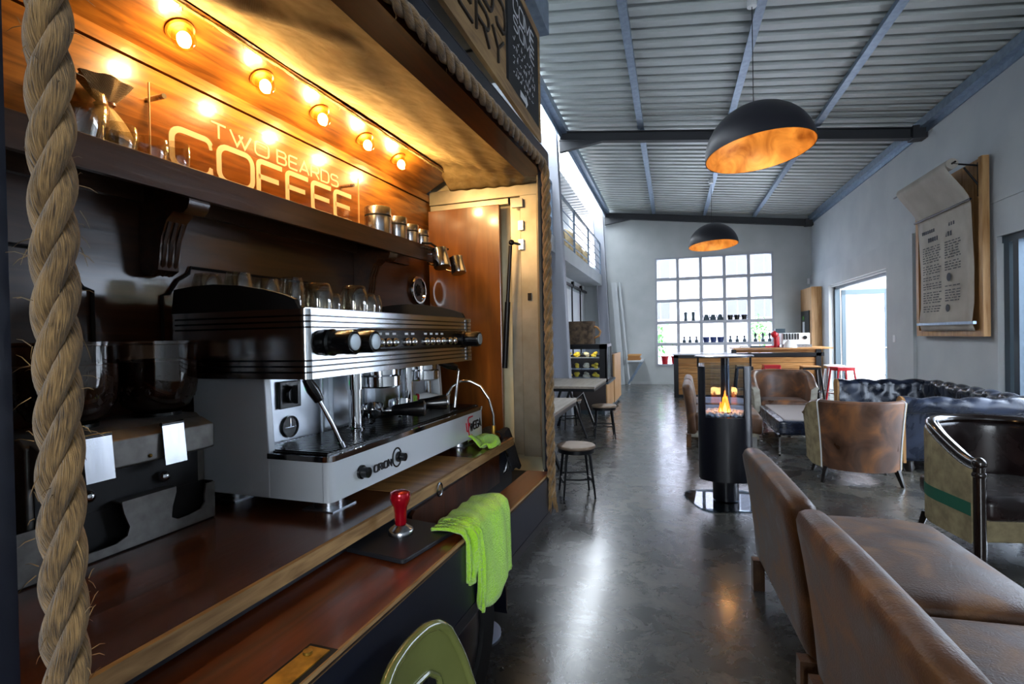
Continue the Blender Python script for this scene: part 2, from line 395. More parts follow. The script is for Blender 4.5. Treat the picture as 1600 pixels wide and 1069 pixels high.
L.new(n2.outputs[0], mr.inputs[0]); L.new(mr.outputs[0], b.inputs['Roughness'])
bp = N.new('ShaderNodeBump'); bp.inputs['Strength'].default_value = .05; bp.inputs['Distance'].default_value = .01; L.new(n2.outputs[0], bp.inputs['Height']); L.new(bp.outputs[0], b.inputs['Normal'])
b.inputs['Specular IOR Level'].default_value = .8; b.inputs['Coat Weight'].default_value = .55; b.inputs['Coat Roughness'].default_value = .16; MAT['floor'] = m

# ================= shell =================
struct('floor', bxo(-4.6, 3.8, -4.2, 16.1, -.15, 0), 'floor')
bm = B()   # right wall: piers, lintels, thicker foot wall between the openings
box(bm, 3.6, 3.8, 14.1, 16.1, 0, 4.62); box(bm, 3.6, 3.8, 10.6, 14.1, 2.48, 4.62); box(bm, 3.6, 3.8, 7.45, 10.6, 0, 4.62)
box(bm, 3.6, 3.8, 3.8, 7.45, 2.5, 4.62); box(bm, 3.6, 3.8, -4.2, 3.8, 0, 4.62)
struct('wall_right', bm, 'white_wall', smooth=False)
bm = B(); box(bm, 3.555, 3.6, 9.56, 10.6, 0, 2.52); box(bm, 3.555, 3.6, 9.56, 15.82, 2.52, 2.93); box(bm, 3.555, 3.6, 14.1, 15.82, 0, 2.52)
box(bm, 3.585, 3.6, 6.0, 9.55, 2.9, 2.915)
struct('trim_1', bm, 'white_wall', smooth=False)
bm = B(); zt = 5.4
def quadwall(bm, x0, x1, z0a, z1a, z0b, z1b, y0, y1):
    prism(bm, [(x0, z0a), (x1, z0b), (x1, z1b), (x0, z1a)], y0, y1, 'y')
zr = lambda X: 4.95-.12*X
WX0, WX1, WZ0, WZ1 = -.455, 2.667, .53, 3.65
quadwall(bm, -1.95, WX0, 0, zr(-1.95), 0, zr(WX0), 15.82, 16.02)
quadwall(bm, WX1, 3.8, 0, zr(WX1), 0, zr(3.8), 15.82, 16.02)
quadwall(bm, WX0, WX1, 0, WZ0, 0, WZ0, 15.82, 16.02); quadwall(bm, WX0, WX1, WZ1, zr(WX0), WZ1, zr(WX1), 15.82, 16.02)
quadwall(bm, -4.6, -1.95, 0, 3.5, 0, 3.5, 15.82, 16.02); quadwall(bm, -4.6, -3.9, 3.5, 5.0, 3.5, 5.0, 15.82, 16.02)
struct('wall_back', bm, 'grey_wall', smooth=False)
struct('wall_left', bxo(-4.6, -4.4, -4.2, 16.02, 0, 5.1), 'white_wall', smooth=False)
bm = B(); box(bm, -4.6, 0, -4.2, -4.0, 0, 5.3); box(bm, 2.4, 3.8, -4.2, -4.0, 0, 4.7); box(bm, 0, 2.4, -4.2, -4.0, 0, 1.0); box(bm, 0, 2.4, -4.2, -4.0, 2.8, 4.9)
struct('wall_rear', bm, 'white_wall', smooth=False)
# trapezoidal roof sheet, ribs running across the room
bm = B(); pts = []; y = -4.2; P_ = .23
while y < 16.0:
    pts += [(y, 0), (y+.115, 0), (y+.125, .12), (y+.205, .12)]; y += P_
XR = (-1.84, 3.8)
rows = [[bm.verts.new((X, p[0], zr(X)+p[1])) for p in pts] for X in XR]
for i in range(len(pts)-1): bm.faces.new((rows[0][i], rows[1][i], rows[1][i+1], rows[0][i+1]))
o = struct('ceiling', bm, 'roof_sheet', smooth=False); thick(o, .004, 1)
bm = B(); pts = []; y = -4.2
while y < 16.0:
    pts += [(y, 0), (y+.14, 0), (y+.17, .05), (y+.24, .05)]; y += .28
rows = [[bm.verts.new((X, p[0], 5.02+p[1]+(X+1.84)*.02)) for p in pts] for X in (-4.6, -2.26)]
for i in range(len(pts)-1): bm.faces.new((rows[0][i], rows[1][i], rows[1][i+1], rows[0][i+1]))
o = struct('ceiling', bm, 'white_plastic', smooth=False); thick(o, .004, 1)
k = 0
for X in (-.44, .92, 2.18):
    bm = B(); z = zr(X)
    for a, b_ in ((-4.0, 9.12), (9.3, 15.7)): box(bm, X-.035, X+.035, a, b_, z-.1, z-.005); box(bm, X-.06, X-.035, a, b_, z-.1, z-.085)
    struct('trim_%d' % (2+k), bm, 'galvanised', smooth=False); k += 1
for X, dx in ((-1.84, .12), (3.5, .1)):
    bm = B(); z = zr(X+dx/2); box(bm, X, X+dx, -4, 15.7, z-.13, z-.012); box(bm, X+dx-.02, X+dx, -4, 15.7, z-.2, z-.13) if X > 0 else box(bm, X, X+.02, -4, 15.7, z-.22, z-.13)
    struct('trim_%d' % (2+k), bm, 'galvanised', smooth=False); k += 1
# portal frames: rafter beam + raking column
def Ibeam(bm, P, Q, w, h, up, tf=.014):
    P = Vector(P); Q = Vector(Q); d = (Q-P).normalized(); up = Vector(up); up = (up-d*up.dot(d)).normalized(); s = d.cross(up)
    for a0, a1, b0, b1 in ((-w/2, w/2, h/2-tf, h/2), (-w/2, w/2, -h/2, -h/2+tf), (-tf/2, tf/2, -h/2, h/2)):
        vs = [bm.verts.new(p+s*a+up*c) for p in (P, Q) for a, c in ((a0, b0), (a1, b0), (a1, b1), (a0, b1))]
        for f in ((0, 1, 2, 3), (7, 6, 5, 4), (0, 4, 5, 1), (1, 5, 6, 2), (2, 6, 7, 3), (3, 7, 4, 0)): bm.faces.new([vs[i] for i in f])
    return bm
for i, Y in enumerate((9.21, 15.68)):
    bm = B(); zb = lambda X: 4.673-.12*X+.085
    Ibeam(bm, (-1.86, Y, zb(-1.86)), (3.6, Y, zb(3.6)), .12, .17, (0, 0, 1))
    prism(bm, [(-1.86, zb(-1.86)-.085), (-1.1, zb(-1.1)-.085), (-1.86, zb(-1.86)-.28)], Y-.05, Y+.05, 'y')
    box(bm, 3.42, 3.6, Y-.1, Y+.1, zb(3.5)-.09, zb(3.5)+.1)
    o = obj('roof_beam', bm, 'charcoal_steel', label=('dark steel roof beam crossing above the big copper-lined pendant lamp', 'dark steel roof beam against the end wall above the gridded window')[i], cat='beam', smooth=False)
    bm = B(); Ibeam(bm, (-1.86, Y, 0), (-2.06, Y, 5.1), .2, .3, (1, 0, 0), .02)
    obj('steel_column', bm, 'column_grey', label=('grey steel column behind the pastry display case holding up the mezzanine', 'grey steel column in the far left corner by the end wall')[i], cat='column', smooth=False)
# mezzanine slab, its white rear wall and end
struct('trim_8', bxo(-4.4, -1.97, 3.05, 15.82, 2.93, 3.22), 'white_wall', smooth=False)
bm = B(); prism(bm, [(3.05, 3.0), (2.65, 3.0), (2.65, 3.12), (3.05, 3.12)], -2.6, -.98, 'x'); box(bm, -4.4, -.98, -1.0, 2.68, 3.0, 3.12)
struct('trim_9', bm, 'column_grey', smooth=False)
struct('trim_10', bxo(-2.98, -2.85, 3.22, 15.82, 3.22, 5.15), 'white_wall', smooth=False)
# ================= end window =================
t = B(); nW = 5; cw = (WX1-WX0)/nW; chh = (WZ1-WZ0)/nW
w = bpy.data.objects.new('window_1', None); COL.objects.link(w); w.location = ((WX0+WX1)/2, 15.9, WZ0); w['kind'] = 'structure'
bm = B()
for i in range(nW+1):
    x = WX0+cw*i; box(bm, x-(.042 if 0 < i < nW else .0 if i == 0 else .05), x+(.042 if 0 < i < nW else .05 if i == 0 else .0), 15.8, 15.98, WZ0, WZ1)
for j in range(nW+1):
    z = WZ0+chh*j; box(bm, WX0, WX1, 15.79, 15.985, z-(.042 if 0 < j < nW else .0 if j == 0 else .05), z+(.042 if 0 < j < nW else .05 if j == 0 else .0))
obj('window_frame', bm, 'mullion_grey', w, smooth=False)
bm = B()
for i in range(nW):
    for j in range(nW):
        box(bm, WX0+cw*i+.042, WX0+cw*(i+1)-.042, 15.955, 15.96, WZ0+chh*j+.042, WZ0+chh*(j+1)-.042)
obj('window_pane', bm, 'pane', w, smooth=False)
# sliding doors on the right (dark frame, glass)
w = bpy.data.objects.new('window_2', None); COL.objects.link(w); w.location = (3.7, 3, 0); w['kind'] = 'structure'
bm = B(); box(bm, 3.65, 3.78, 3.8, 7.45, 2.42, 2.5); box(bm, 3.65, 3.78, 3.8, 7.45, 0, .05)
for y in (7.37, 7.2, 5.55, 3.88): box(bm, 3.65, 3.78, y-.05, y+.05, .05, 2.42)
obj('window_frame', bm, 'dark_frame', w, smooth=False)
bm = B()
for a, b_ in ((5.6, 7.15), (3.93, 5.5)): box(bm, 3.705, 3.712, a, b_, .05, 2.42)
obj('window_pane', bm, 'pane', w, smooth=False)
# glazed door, folded outwards
d = bpy.data.objects.new('door_1', None); COL.objects.link(d); d.location = (3.7, 12.3, 0); d['kind'] = 'structure'
bm = B(); box(bm, 3.66, 3.76, 13.98, 14.1, 0, 2.48); box(bm, 3.66, 3.76, 10.6, 10.66, 0, 2.48); box(bm, 3.66, 3.76, 10.6, 14.1, 2.42, 2.48)
obj('door_frame', bm, 'dark_frame', d, smooth=False)
for (xa, ya, ang, wd) in ((3.78, 13.93, 2, .98), (3.70, 14.02, 40, .12)):
    M = Matrix.Translation((xa, ya, 0)) @ Matrix.Rotation(radians(ang), 4, 'Z'); bm = B()
    for a in ((0, .085, 0, .05, .03, 2.40), (wd-.1, wd, 0, .05, .03, 2.40), (0, wd, 0, .05, 2.28, 2.40), (0, wd, 0, .05, .03, .16)): box(bm, *a, M=M)
    lf = obj('door_leaf', bm, 'dark_frame', d, smooth=False)
    if wd > .5:
        obj('door_pane', box(B(), .085, wd-.1, .02, .026, .16, 2.28, M=M), 'pane', lf, smooth=False)
        bm = B(); cyl(bm, M @ Vector((wd-.05, -.01, 1.05)), M @ Vector((wd-.05, -.05, 1.05)), .01); cyl(bm, M @ Vector((wd-.05, -.05, 1.05)), M @ Vector((wd-.18, -.05, 1.05)), .009)
        obj('door_handle', bm, 'steel', lf)
        obj('notice', box(B(), .10, .17, -.004, 0, 1.9, 2.15, M=M), 'white_plastic', lf, smooth=False)
# baseboard
struct('baseboard_back', bxo(-1.95, 3.55, 15.80, 15.82, 0, .07), 'grey_wall', smooth=False)
# ================= outside =================
struct('ground', bxo(-30, 40, 16.3, 60, -.3, -.12), 'paving', smooth=False)
struct('ground', bxo(3.85, 30, -20, 16.3, -.3, -.05), 'paving', smooth=False)
bld = thing('apartment_building', 'pale rendered apartment building with grey windows seen beyond the gridded end window', 'building', (1, 30, -.12))
obj('wall', bxo(-14, 14, 30, 34, -.12, 11), 'facade', bld, smooth=False)
for X in (-8.5, -5.8, -3.0, -.6, 3.3, 4.6, 7.5):
    for Z in (2.2, 4.4, 6.8):
        f = obj('window', bxo(X-.55, X+.55, 29.93, 30.02, Z, Z+1.2), 'white_plastic', bld, smooth=False)
        bm = B(); [box(bm, X-.5+.52*q, X-.02+.52*q, 29.9, 29.94, Z+.06, Z+1.14) for q in (0, 1)]; obj('shutter', bm, 'facade_window', f, smooth=False)
obj('parapet', bxo(-14.2, 14.2, 29.8, 30.3, 6.2, 6.35), 'white_plastic', bld, smooth=False)
gw = thing('garden_wall', 'low white garden wall outside the open glazed side door', 'wall', (9, 12, -.05))
obj('wall', bxo(7.0, 7.2, 2, 22, -.05, 2.1), 'garden_wall', gw, smooth=False); obj('coping', bxo(6.95, 7.25, 2, 22, 2.1, 2.17), 'facade', gw, smooth=False)
obj('plinth', bxo(6.9, 7.0, 2, 22, -.05, .35), 'garden_wall', gw, smooth=False)
def bush(name, c, r, n, label):
    bm = B(); rnd = random.Random(hash(label) % 999)
    for i in range(n):
        p = Vector((rnd.gauss(0, 1), rnd.gauss(0, 1), rnd.gauss(0, 1))).normalized()*r*rnd.uniform(.3, 1); p = Vector((p.x, p.y, p.z*1.2))+Vector(c)
        a = Vector((rnd.gauss(0, 1), rnd.gauss(0, 1), rnd.gauss(0, 1))).normalized()*r*.2; q = Vector((rnd.gauss(0, 1), rnd.gauss(0, 1), rnd.gauss(0, 1))).normalized()*r*.09
        vs = [bm.verts.new(v) for v in (p, p+a*.5+q, p+a, p+a*.5-q)]; bm.faces.new(vs)
    return bm
t = thing('garden_shrub', 'green leafy shrub outside behind the left panes of the end window', 'shrub', (-.9, 19.5, -.12))
obj('foliage', bush('b', (-.9, 19.5, 1.3), .8, 420, 'x1'), 'leaf', t, smooth=False); obj('stem', cyl(B(), (-.9, 19.5, -.12), (-.9, 19.5, 1.4), .04), 'pine', t)
t = thing('garden_shrub', 'slim green shrub outside behind the rightmost panes of the end window', 'shrub', (2.9, 20, -.12))
obj('foliage', bush('b', (2.9, 20, 1.5), .5, 250, 'x2'), 'leaf', t, smooth=False); obj('stem', cyl(B(), (2.9, 20, -.12), (2.9, 20, 1.4), .03), 'pine', t)

# ================= pendant lamps =================
def pendant(c, tilt, az, label, power):
    t = thing('pendant_lamp', label, 'lamp', c, group='copper lined dome pendant lamps'); c = Vector(c)
    M = Matrix.Translation(c) @ Matrix.Rotation(tilt, 4, Vector((cos(az), sin(az), 0)))
    R, Hh = .5, .47
    po = [(R*cos(a), Hh*sin(a)) for a in [radians(x) for x in (0, 4, 8, 14, 20, 28, 36, 45, 54, 63, 72, 80, 86)]]+[(0.0, Hh)]
    pi_ = [(r_*.985, z*.985) for r_, z in po]; pi_[0] = (R*.985, 0)
    obj('lamp_shade', lathe(B(), po, n=56, M=M), 'black_satin_lamp', t)
    obj('shade_lining', lathe(B(), pi_[::-1], n=56, M=M), 'copper_leaf', t)
    top = M @ Vector((0, 0, Hh)); zc = zr(c.x)-.1
    obj('cord', cyl(B(), top, (top.x, top.y, zc+.0), .004, n=6), 'black_metal', t)
    bm = B(); cyl(bm, (top.x, top.y, zc-.1), (top.x, top.y, zc), .045); obj('ceiling_rose', bm, 'white_plastic', t)
    bm = B(); cyl(bm, M @ Vector((0, 0, Hh-.01)), M @ Vector((0, 0, Hh-.12)), .03); obj('bulb_holder', bm, 'black_metal', t)
    b_ = obj('bulb', sphere(B(), M @ Vector((0, 0, Hh-.17)), .05), 'bulb_glow', t)
    l = point('pendant_light', M @ Vector((0, 0, .20)), power, (1, .80, .50), .06); return t
mat('black_satin_lamp', '23232b', .42, .1)
mat('bulb_glow', 'ffffff', emit='ffb45a', estr=12)
pendant((.842, 5.635, 3.205), -.119, .9, 'large dark dome pendant lamp with copper leaf lining, nearest the camera', 9)
pendant((.863, 11.964, 3.315), .088, 3.733, 'smaller looking dark dome pendant lamp hanging in front of the gridded window', 9)

# ================= mezzanine railing, sacks =================
t = thing('railing', 'grey metal mezzanine railing with horizontal bars above the barn door', 'railing', (-2.0, 11.5, 3.22))
for y in (9.05, 9.4, 11.3, 13.3, 15.55): obj('post', bxo(-2.02, -1.98, y-.025, y+.025, 3.22, 4.15), 'galvanised', t, smooth=False)
for a, b_ in ((6.5, 9.05), (9.4, 15.6)):
    obj('handrail', bxo(-2.025, -1.975, a, b_, 4.12, 4.16), 'galvanised', t, smooth=False)
    for z in (3.35, 3.53, 3.71, 3.89): obj('bar', cyl(B(), (-2, a, z), (-2, b_, z), .012, n=8), 'galvanised', t)
weave('hessian', '8c7a5c', 'b5a585', 300)
def sack(name, c, w, h, label, m='hessian', group=None, cat='sack', seed=1):
    rnd = random.Random(seed); t = thing(name, label, cat, c, group=group); bm = B()
    ph = [rnd.uniform(0, 6) for _ in range(4)]
    def fn(u, v):
        a = 2*pi*u; r = w/2*(sin(pi*min(1, .12+v*.78))**.45)*(1+.06*sin(3*a+ph[0])+.04*sin(5*a+ph[1]+v*6)); 
        if v > .88: r *= 1-(v-.88)*4
        return Vector((c[0]+r*cos(a), c[1]+r*sin(a)*.8, c[2]+h*v*(1+.03*sin(2*a+ph[2]))))
    grid(bm, fn, 20, 14); bmesh.ops.remove_doubles(bm, verts=bm.verts[:], dist=1e-4)
    obj('sack_body', bm, m, t); bm = B()
    tube(bm, [(c[0]+w*.2*cos(a)*1.1, c[1]+w*.2*sin(a), c[2]+h*.95) for a in [i*2*pi/12 for i in range(12)]], .012, 6, closed=True); obj('tie', bm, 'pine', t)
    return t
for i, (y, w, h, d) in enumerate(((8.6, .55, .85, 'beside the steel column'), (10.3, .6, .85, 'just right of the steel column'), (11.2, .55, .7, 'second along from the steel column'), (12.2, .6, .72, 'in the middle of the row'), (13.3, .6, .62, 'second from the end wall'), (14.4, .62, .62, 'nearest the end wall'))):
    sack('coffee_sack', (-2.45, y, 3.22), w, h, 'full hessian coffee sack behind the mezzanine railing, '+d, group='coffee sacks on the mezzanine', seed=i)
# leaning white boards / downpipes in the corner
for i, (xa, xb, lab) in enumerate(((-1.62, -1.42, 'tall narrow white board leaning in the far left corner, nearer the column'), (-1.48, -1.22, 'thin white downpipe leaning beside the tall board in the far left corner'))):
    bm = B()
    if i == 0: Ibeam(bm, (xb, 15.6, 0), (xa, 15.7, 3.0), .16, .04, (0, 1, 0))
    else: cyl(bm, (xb, 15.6, 0), (xa+.02, 15.7, 3.0), .035)
    obj('leaning_board' if i == 0 else 'downpipe', bm, 'white_wall', label=lab, cat=('board', 'pipe')[i], smooth=(i == 1))
# barn door under the mezzanine
t = thing('barn_door', 'white sliding barn door hanging from a black track under the mezzanine', 'door', (-2.48, 14, 0))
obj('door_panel', bxo(-2.50, -2.46, 12.6, 15.0, .02, 2.62), 'white_plastic', t, smooth=False)
obj('track', bxo(-2.44, -2.41, 10.9, 15.6, 2.70, 2.76), 'black_metal', t, smooth=False)
for y in (13.35, 14.6):
    bm = B(); box(bm, -2.455, -2.43, y-.03, y+.03, .5, 2.72); obj('hanger_strap', bm, 'black_metal', t, smooth=False)
    bm = B(); cyl(bm, (-2.455, y, 2.78), (-2.39, y, 2.78), .07); obj('roller', bm, 'black_metal', t)
struct('trim_11', bxo(-2.65, -2.52, 9.0, 15.82, 0, 2.93), 'white_wall', smooth=False)
obj('fire_pipe', bxo(-2.52, -2.44, 11.6, 11.7, 0, 2.93), 'dark_frame', label='dark blue upright post behind the near steel column under the mezzanine', cat='post', smooth=False)

# ================= pastry case on its counter =================
mat('food_yellow', 'e0b818', .6, col2='f0d850', nscale=30); mat('food_cream', 'd9c9a0', .6, col2='e8e0c8', nscale=30); mat('dark_panel', '2b2220', .5)
t = thing('service_counter', 'low wood faced counter under the pastry display case', 'counter', (-1.6, 10.9, 0))
obj('carcass', bxo(-2.05, -1.17, 9.6, 10.8, .08, .56), 'dark_panel', t, smooth=False)
obj('top', bxo(-2.07, -1.12, 9.58, 10.82, .56, .60), 'dark_frame', t, smooth=False)
for a, b_ in ((9.62, 10.18), (10.2, 10.78)): obj('front_panel', bxo(-1.17, -1.15, a, b_, .1, .55), 'pine_up', t, smooth=False)
obj('plinth', bxo(-2.0, -1.2, 9.65, 12.2, 0, .08), 'dark_frame', t, smooth=False)
obj('tall_cabinet', bxo(-2.05, -1.17, 10.85, 12.2, .08, 1.05), 'dark_panel', t, smooth=False)
obj('tall_panel', bxo(-1.17, -1.14, 10.83, 12.2, .08, 1.06), 'pine_up', t, smooth=False)
c = thing('pastry_display_case', 'black framed glass pastry case with lit yellow snacks on three shelves', 'display case', (-1.6, 10, .6))
X0, X1, Y0, Y1, Z0, Z1 = -2.02, -1.14, 9.64, 10.36, .6, 1.29
bm = B()
for x in (X0, X1-.04):
    for y in (Y0, Y1-.04): box(bm, x, x+.04, y, y+.04, Z0, Z1)
box(bm, X0, X1, Y0, Y1, Z1-.05, Z1); box(bm, X0, X1, Y0, Y1, Z0, Z0+.04); box(bm, X0, X1, Y0, Y0+.02, Z1-.09, Z1-.04); box(bm, X1-.14, X1-.02, Y0, Y0+.015, Z0, Z1)
obj('case_frame', bm, 'black_metal', c, smooth=False)
bm = B(); box(bm, X0+.04, X1-.14, Y0+.004, Y0+.008, Z0+.04, Z1-.05); box(bm, X1-.012, X1-.008, Y0+.04, Y1-.04, Z0+.04, Z1-.05); obj('glass', bm, 'pane', c, smooth=False)
for z in (.82, 1.03): obj('shelf', bxo(X0+.04, X1-.05, Y0+.05, Y1-.05, z-.006, z), 'steel', c, smooth=False)
mat('case_light', 'ffffff', emit='fff2c0', estr=25); obj('light_strip', bxo(X0+.06, X1-.16, Y0+.05, Y0+.07, Z1-.065, Z1-.052), 'case_light', c, smooth=False)
rnd = random.Random(3)
for z, lv in ((.645, 'bottom'), (.82, 'middle'), (1.03, 'top')):
    for q in range(4):
        x = X0+.12+q*.17; y = Y0+.2+rnd.uniform(-.03, .05); bm = B()
        lathe(bm, [(.0, 0), (.075, 0), (.085, .012), (.08, .014), (0, .006)], (x, y, z+.001), 16)
        p = thing('snack_plate', ('%s snacks on the %s shelf of the pastry case, %s' % (('yellow', 'yellow', 'pale cream', 'yellow')[q], lv, ('beside the column', 'second from the column', 'second from the black post', 'against the black front post')[q])), 'food', (x, y, z), group='snack plates in the pastry case')
        obj('plate', bm, 'white_plastic', p); bm = B()
        for k_ in range(7):
            a = rnd.uniform(0, 6.28); r_ = rnd.uniform(0, .05); sphere(bm, (x+r_*cos(a), y+r_*sin(a), z+.035+rnd.uniform(0, .06)), rnd.uniform(.03, .042), 8, 6, .8)
        obj('snack', bm, 'food_cream' if q == 2 else 'food_yellow', p)
t = thing('wicker_basket', 'grey wicker basket standing on top of the pastry display case', 'basket', (-1.62, 10, 1.29)); weave('wicker', '3a3029', '6e5c48', 160)
bm = B(); prism(bm, rrect(-1.98, -1.42, 9.75, 10.25, .08), 1.29, 1.72); obj('basket_body', bm, 'wicker', t); bm = B(); tube(bm, [(-1.42, 10, 1.40), (-1.33, 10, 1.44), (-1.30, 10, 1.52), (-1.36, 10, 1.6), (-1.42, 10, 1.62)], .02, 8); obj('handle', bm, 'pine', t)
# wall shelf with boxes
t = thing('wall_shelf', 'small bracketed shelf on the far left end wall, carrying brown cartons', 'shelf', (-1.1, 15.3, .7))
obj('shelf_board', bxo(-1.22, -.80, 14.7, 15.8, .70, .74), 'white_wall', t, smooth=False)
for y in (14.75, 15.7): bm = B(); Ibeam(bm, (-.82, y, .70), (-1.18, y, .10), .05, .03, (0, 1, 0)); obj('brace', bm, 'galvanised', t, smooth=False)
mat('carton', '9a6a3a', .8); mat('carton_light', 'b98a55', .8)
for i, (x0, x1, z0, z1, l) in enumerate(((-1.2, -.86, .74, .80, 'brown cardboard tray at the bottom of the stack on the bracketed wall shelf'), (-1.19, -.88, .80, .86, 'brown cardboard tray in the middle of the stack on the wall shelf'), (-1.2, -.85, .86, .90, 'wider light brown cardboard lid topmost on the wall shelf stack'))):
    bm = bxo(x0, x1, 14.9, 15.4, z0, z1); obj('carton', bm, ('carton', 'carton', 'carton_light')[i], label=l, cat='box', group='cartons on the wall shelf', smooth=False, bevel=.006)

# ================= tables and stools on the left =================
def cafe_table(x0, x1, y0, y1, label, z=.75):
    t = thing('cafe_table', label, 'table', ((x0+x1)/2, (y0+y1)/2, 0), group='cafe tables behind the van')
    obj('tabletop', bxo(x0, x1, y0, y1, z-.035, z), 'grey_top', t, smooth=False, bevel=.004)
    obj('edge_frame', bxo(x0+.005, x1-.005, y0+.005, y1-.005, z-.075, z-.036), 'black_metal', t, smooth=False)
    for y in (y0+.25, y1-.25):
        for s in (-1, 1): bm = B(); tube(bm, [((x0+x1)/2+s*.06, y, z-.075), ((x0+x1)/2+s*.30, y, 0)], .02, 8); obj('leg', bm, 'black_metal', t)
    bm = B(); cyl(bm, ((x0+x1)/2-.12, y0+.25, .3), ((x0+x1)/2+.12, y1-.25, .55), .012); obj('cross_brace', bm, 'black_metal', t)
cafe_table(-1.95, -1.03, 7.2, 8.55, 'grey wood cafe table with black frame, in front of the pastry display case')
cafe_table(-1.95, -1.04, 4.25, 5.85, 'grey wood cafe table partly hidden by the van rope')
def stool(loc, rz, label):
    t = thing('round_stool', label, 'stool', loc, rz, 'round wooden stools at the cafe tables')
    obj('seat', lathe(B(), [(0, .425), (.165, .425), (.175, .435), (.175, .448), (.168, .455), (0, .455)], n=32), 'stool_wood', t, local=True)
    obj('seat_ring', lathe(B(), [(.15, .39), (.165, .39), (.168, .424), (.15, .424)], n=32), 'black_metal', t, local=True)
    for k in range(4):
        a = pi/4+k*pi/2; bm = B(); tube(bm, [(.125*cos(a), .125*sin(a), .42), (.15*cos(a), .15*sin(a), .37), (.165*cos(a), .165*sin(a), .25), (.20*cos(a), .20*sin(a), .0)], [.014, .015, .012, .009], 8)
        obj('leg', bm, 'black_metal', t, local=True)
        b_ = a+pi/2; z = .13 if k % 2 else .165; bm = B(); r_ = .178
        tube(bm, [(r_*cos(a), r_*sin(a), z), (r_*.66*cos(a+pi/4)*1.15, r_*.66*sin(a+pi/4)*1.15, z-.004), (r_*cos(b_), r_*sin(b_), z)], .009, 6); obj('stretcher', bm, 'black_metal', t, local=True)
    return t
wood('stool_wood', '94806c', '6c5a4a', .45, .15, axis=0, scale=3, stretch=9)
s = stool((-.86, 4.76, 0), .35, 'round wooden stool on black metal legs, nearest the van rope')
dup(s, (-.95, 7.55, 0), .2, 'round wooden stool standing farthest out in the aisle')
dup(s, (-1.56, 8.2, 0), .5, 'round wooden stool half hidden between the two cafe tables')

# ================= wall things on the right =================
t = thing('menu_board', 'tall pine board on the right wall carrying a roll of printed menu paper', 'menu board', (3.56, 8.6, 1.34))
bm = B(); Y0, Y1, Z0, Z1 = 7.50, 9.26, 1.35, 3.47
for i in range(7):
    a = Y0+(Y1-Y0)*i/7; box(bm, 3.52, 3.555, a+.003, a+(Y1-Y0)/7-.003, Z0+.08, Z1)
obj('backing_boards', bm, 'pine_up', t, smooth=False)
bm = B(); box(bm, 3.49, 3.56, Y0, Y0+.08, Z0, Z1); box(bm, 3.49, 3.56, Y1-.08, Y1, Z0, Z1); box(bm, 3.49, 3.56, Y0+.08, Y1-.08, Z0, Z0+.08); obj('board_frame', bm, 'pine_up', t, smooth=False)
pr_ = thing('menu_paper_roll', 'printed menu paper unrolling from a black bracket over the pine board', 'paper roll', (3.4, 8.55, 1.45))
zr0, xr0 = 3.43, 3.24; Ya, Yb = 7.62, 9.03
obj('roll', cyl(B(), (xr0, Ya-.03, zr0), (xr0, Yb+.02, zr0), .063, n=24), 'paper', pr_)
obj('rod', cyl(B(), (xr0, Ya-.1, zr0), (xr0, Yb+.28, zr0), .012), 'black_metal', pr_)
obj('lower_rod', cyl(B(), (3.405, Ya-.06, 2.985), (3.405, Yb+.03, 2.985), .014), 'black_metal', pr_)
path = [(xr0-.064, zr0+.01), (xr0-.058, zr0-.035), (xr0-.02, zr0-.10), (3.36, 3.13), (3.41, 3.04), (3.425, 2.985), (3.435, 2.93), (3.445, 2.6), (3.46, 2.2), (3.455, 1.75), (3.44, 1.62), (3.43, 1.52), (3.45, 1.46), (3.46, 1.42)]
bm = B(); rows = [[bm.verts.new((x+.01*sin(u*9)*(z < 2.9), Ya+(Yb-Ya)*u, z)) for x, z in path] for u in [i/8 for i in range(9)]]
for i in range(8):
    for j in range(len(path)-1): bm.faces.new((rows[i][j], rows[i+1][j], rows[i+1][j+1], rows[i][j+1]))
sheet = obj('sheet', bm, 'paper', pr_); thick(sheet, .003)
bm = B(); box(bm, 3.415, 3.45, Ya-.06, Yb+.03, 1.50, 1.535); obj('bottom_bar', bm, 'galvanised', pr_, smooth=False)
for y in (Ya-.02, Yb+.1):
    bm = B(); box(bm, 3.5, 3.52, y-.025, y+.025, 3.02, 3.42); cyl(bm, (3.5, y, 3.38), (xr0, y, zr0), .011); cyl(bm, (3.5, y, 3.15), (3.36, y, 3.37), .011); obj('bracket', bm, 'black_metal', pr_, smooth=False)
# printed text: heading, a round badge, columns of lines
bm = B(); rnd = random.Random(5)
MP = Matrix(((0, 0, -1, 3.435), (-1, 0, 0, Yb-.08), (0, 1, 0, 0), (0, 0, 0, 1)))
def ln(y0, y1, z, h=.009): box(bm, 3.436, 3.4375, Yb-y1, Yb-y0, z-h/2, z+h/2)
for cx_, r_, z_ in ((.62, .085, 2.83), (.86, .055, 2.12), (.82, .05, 1.72)):
    obj('printed_badge', lathe(B(), [(0, 0), (r_, 0), (r_, .0015), (0, .0015)], (3.4375, Yb-cx_, z_), 20, M=Matrix.Rotation(radians(-90), 4, 'Y')), 'ink', pr_)
for xs, z_ in (((.12, .46), 2.80), ((.76, 1.0), 2.80)):
    x_ = xs[0]
    while x_ < xs[1]: ln(x_, x_+.035, z_, .045); x_ += .055
x_ = .3
while x_ < .95: ln(x_, x_+.04, 2.68, .06); x_ += .06
obj('printed_heading', bm, 'ink', pr_, smooth=False); bm = B()
z_ = 2.58
while z_ > 1.66:
    for a, b_ in ((.14, .66), (.76, 1.16)):
        if a > .7 and (2.04 < z_ < 2.2 or z_ < 1.8): continue
        x_ = a
        while x_ < b_-.03: w_ = rnd.uniform(.03, .09); ln(x_, min(b_, x_+w_), z_, .012); x_ += w_+rnd.uniform(.015, .05)
    z_ -= rnd.choice((.034, .034, .055))
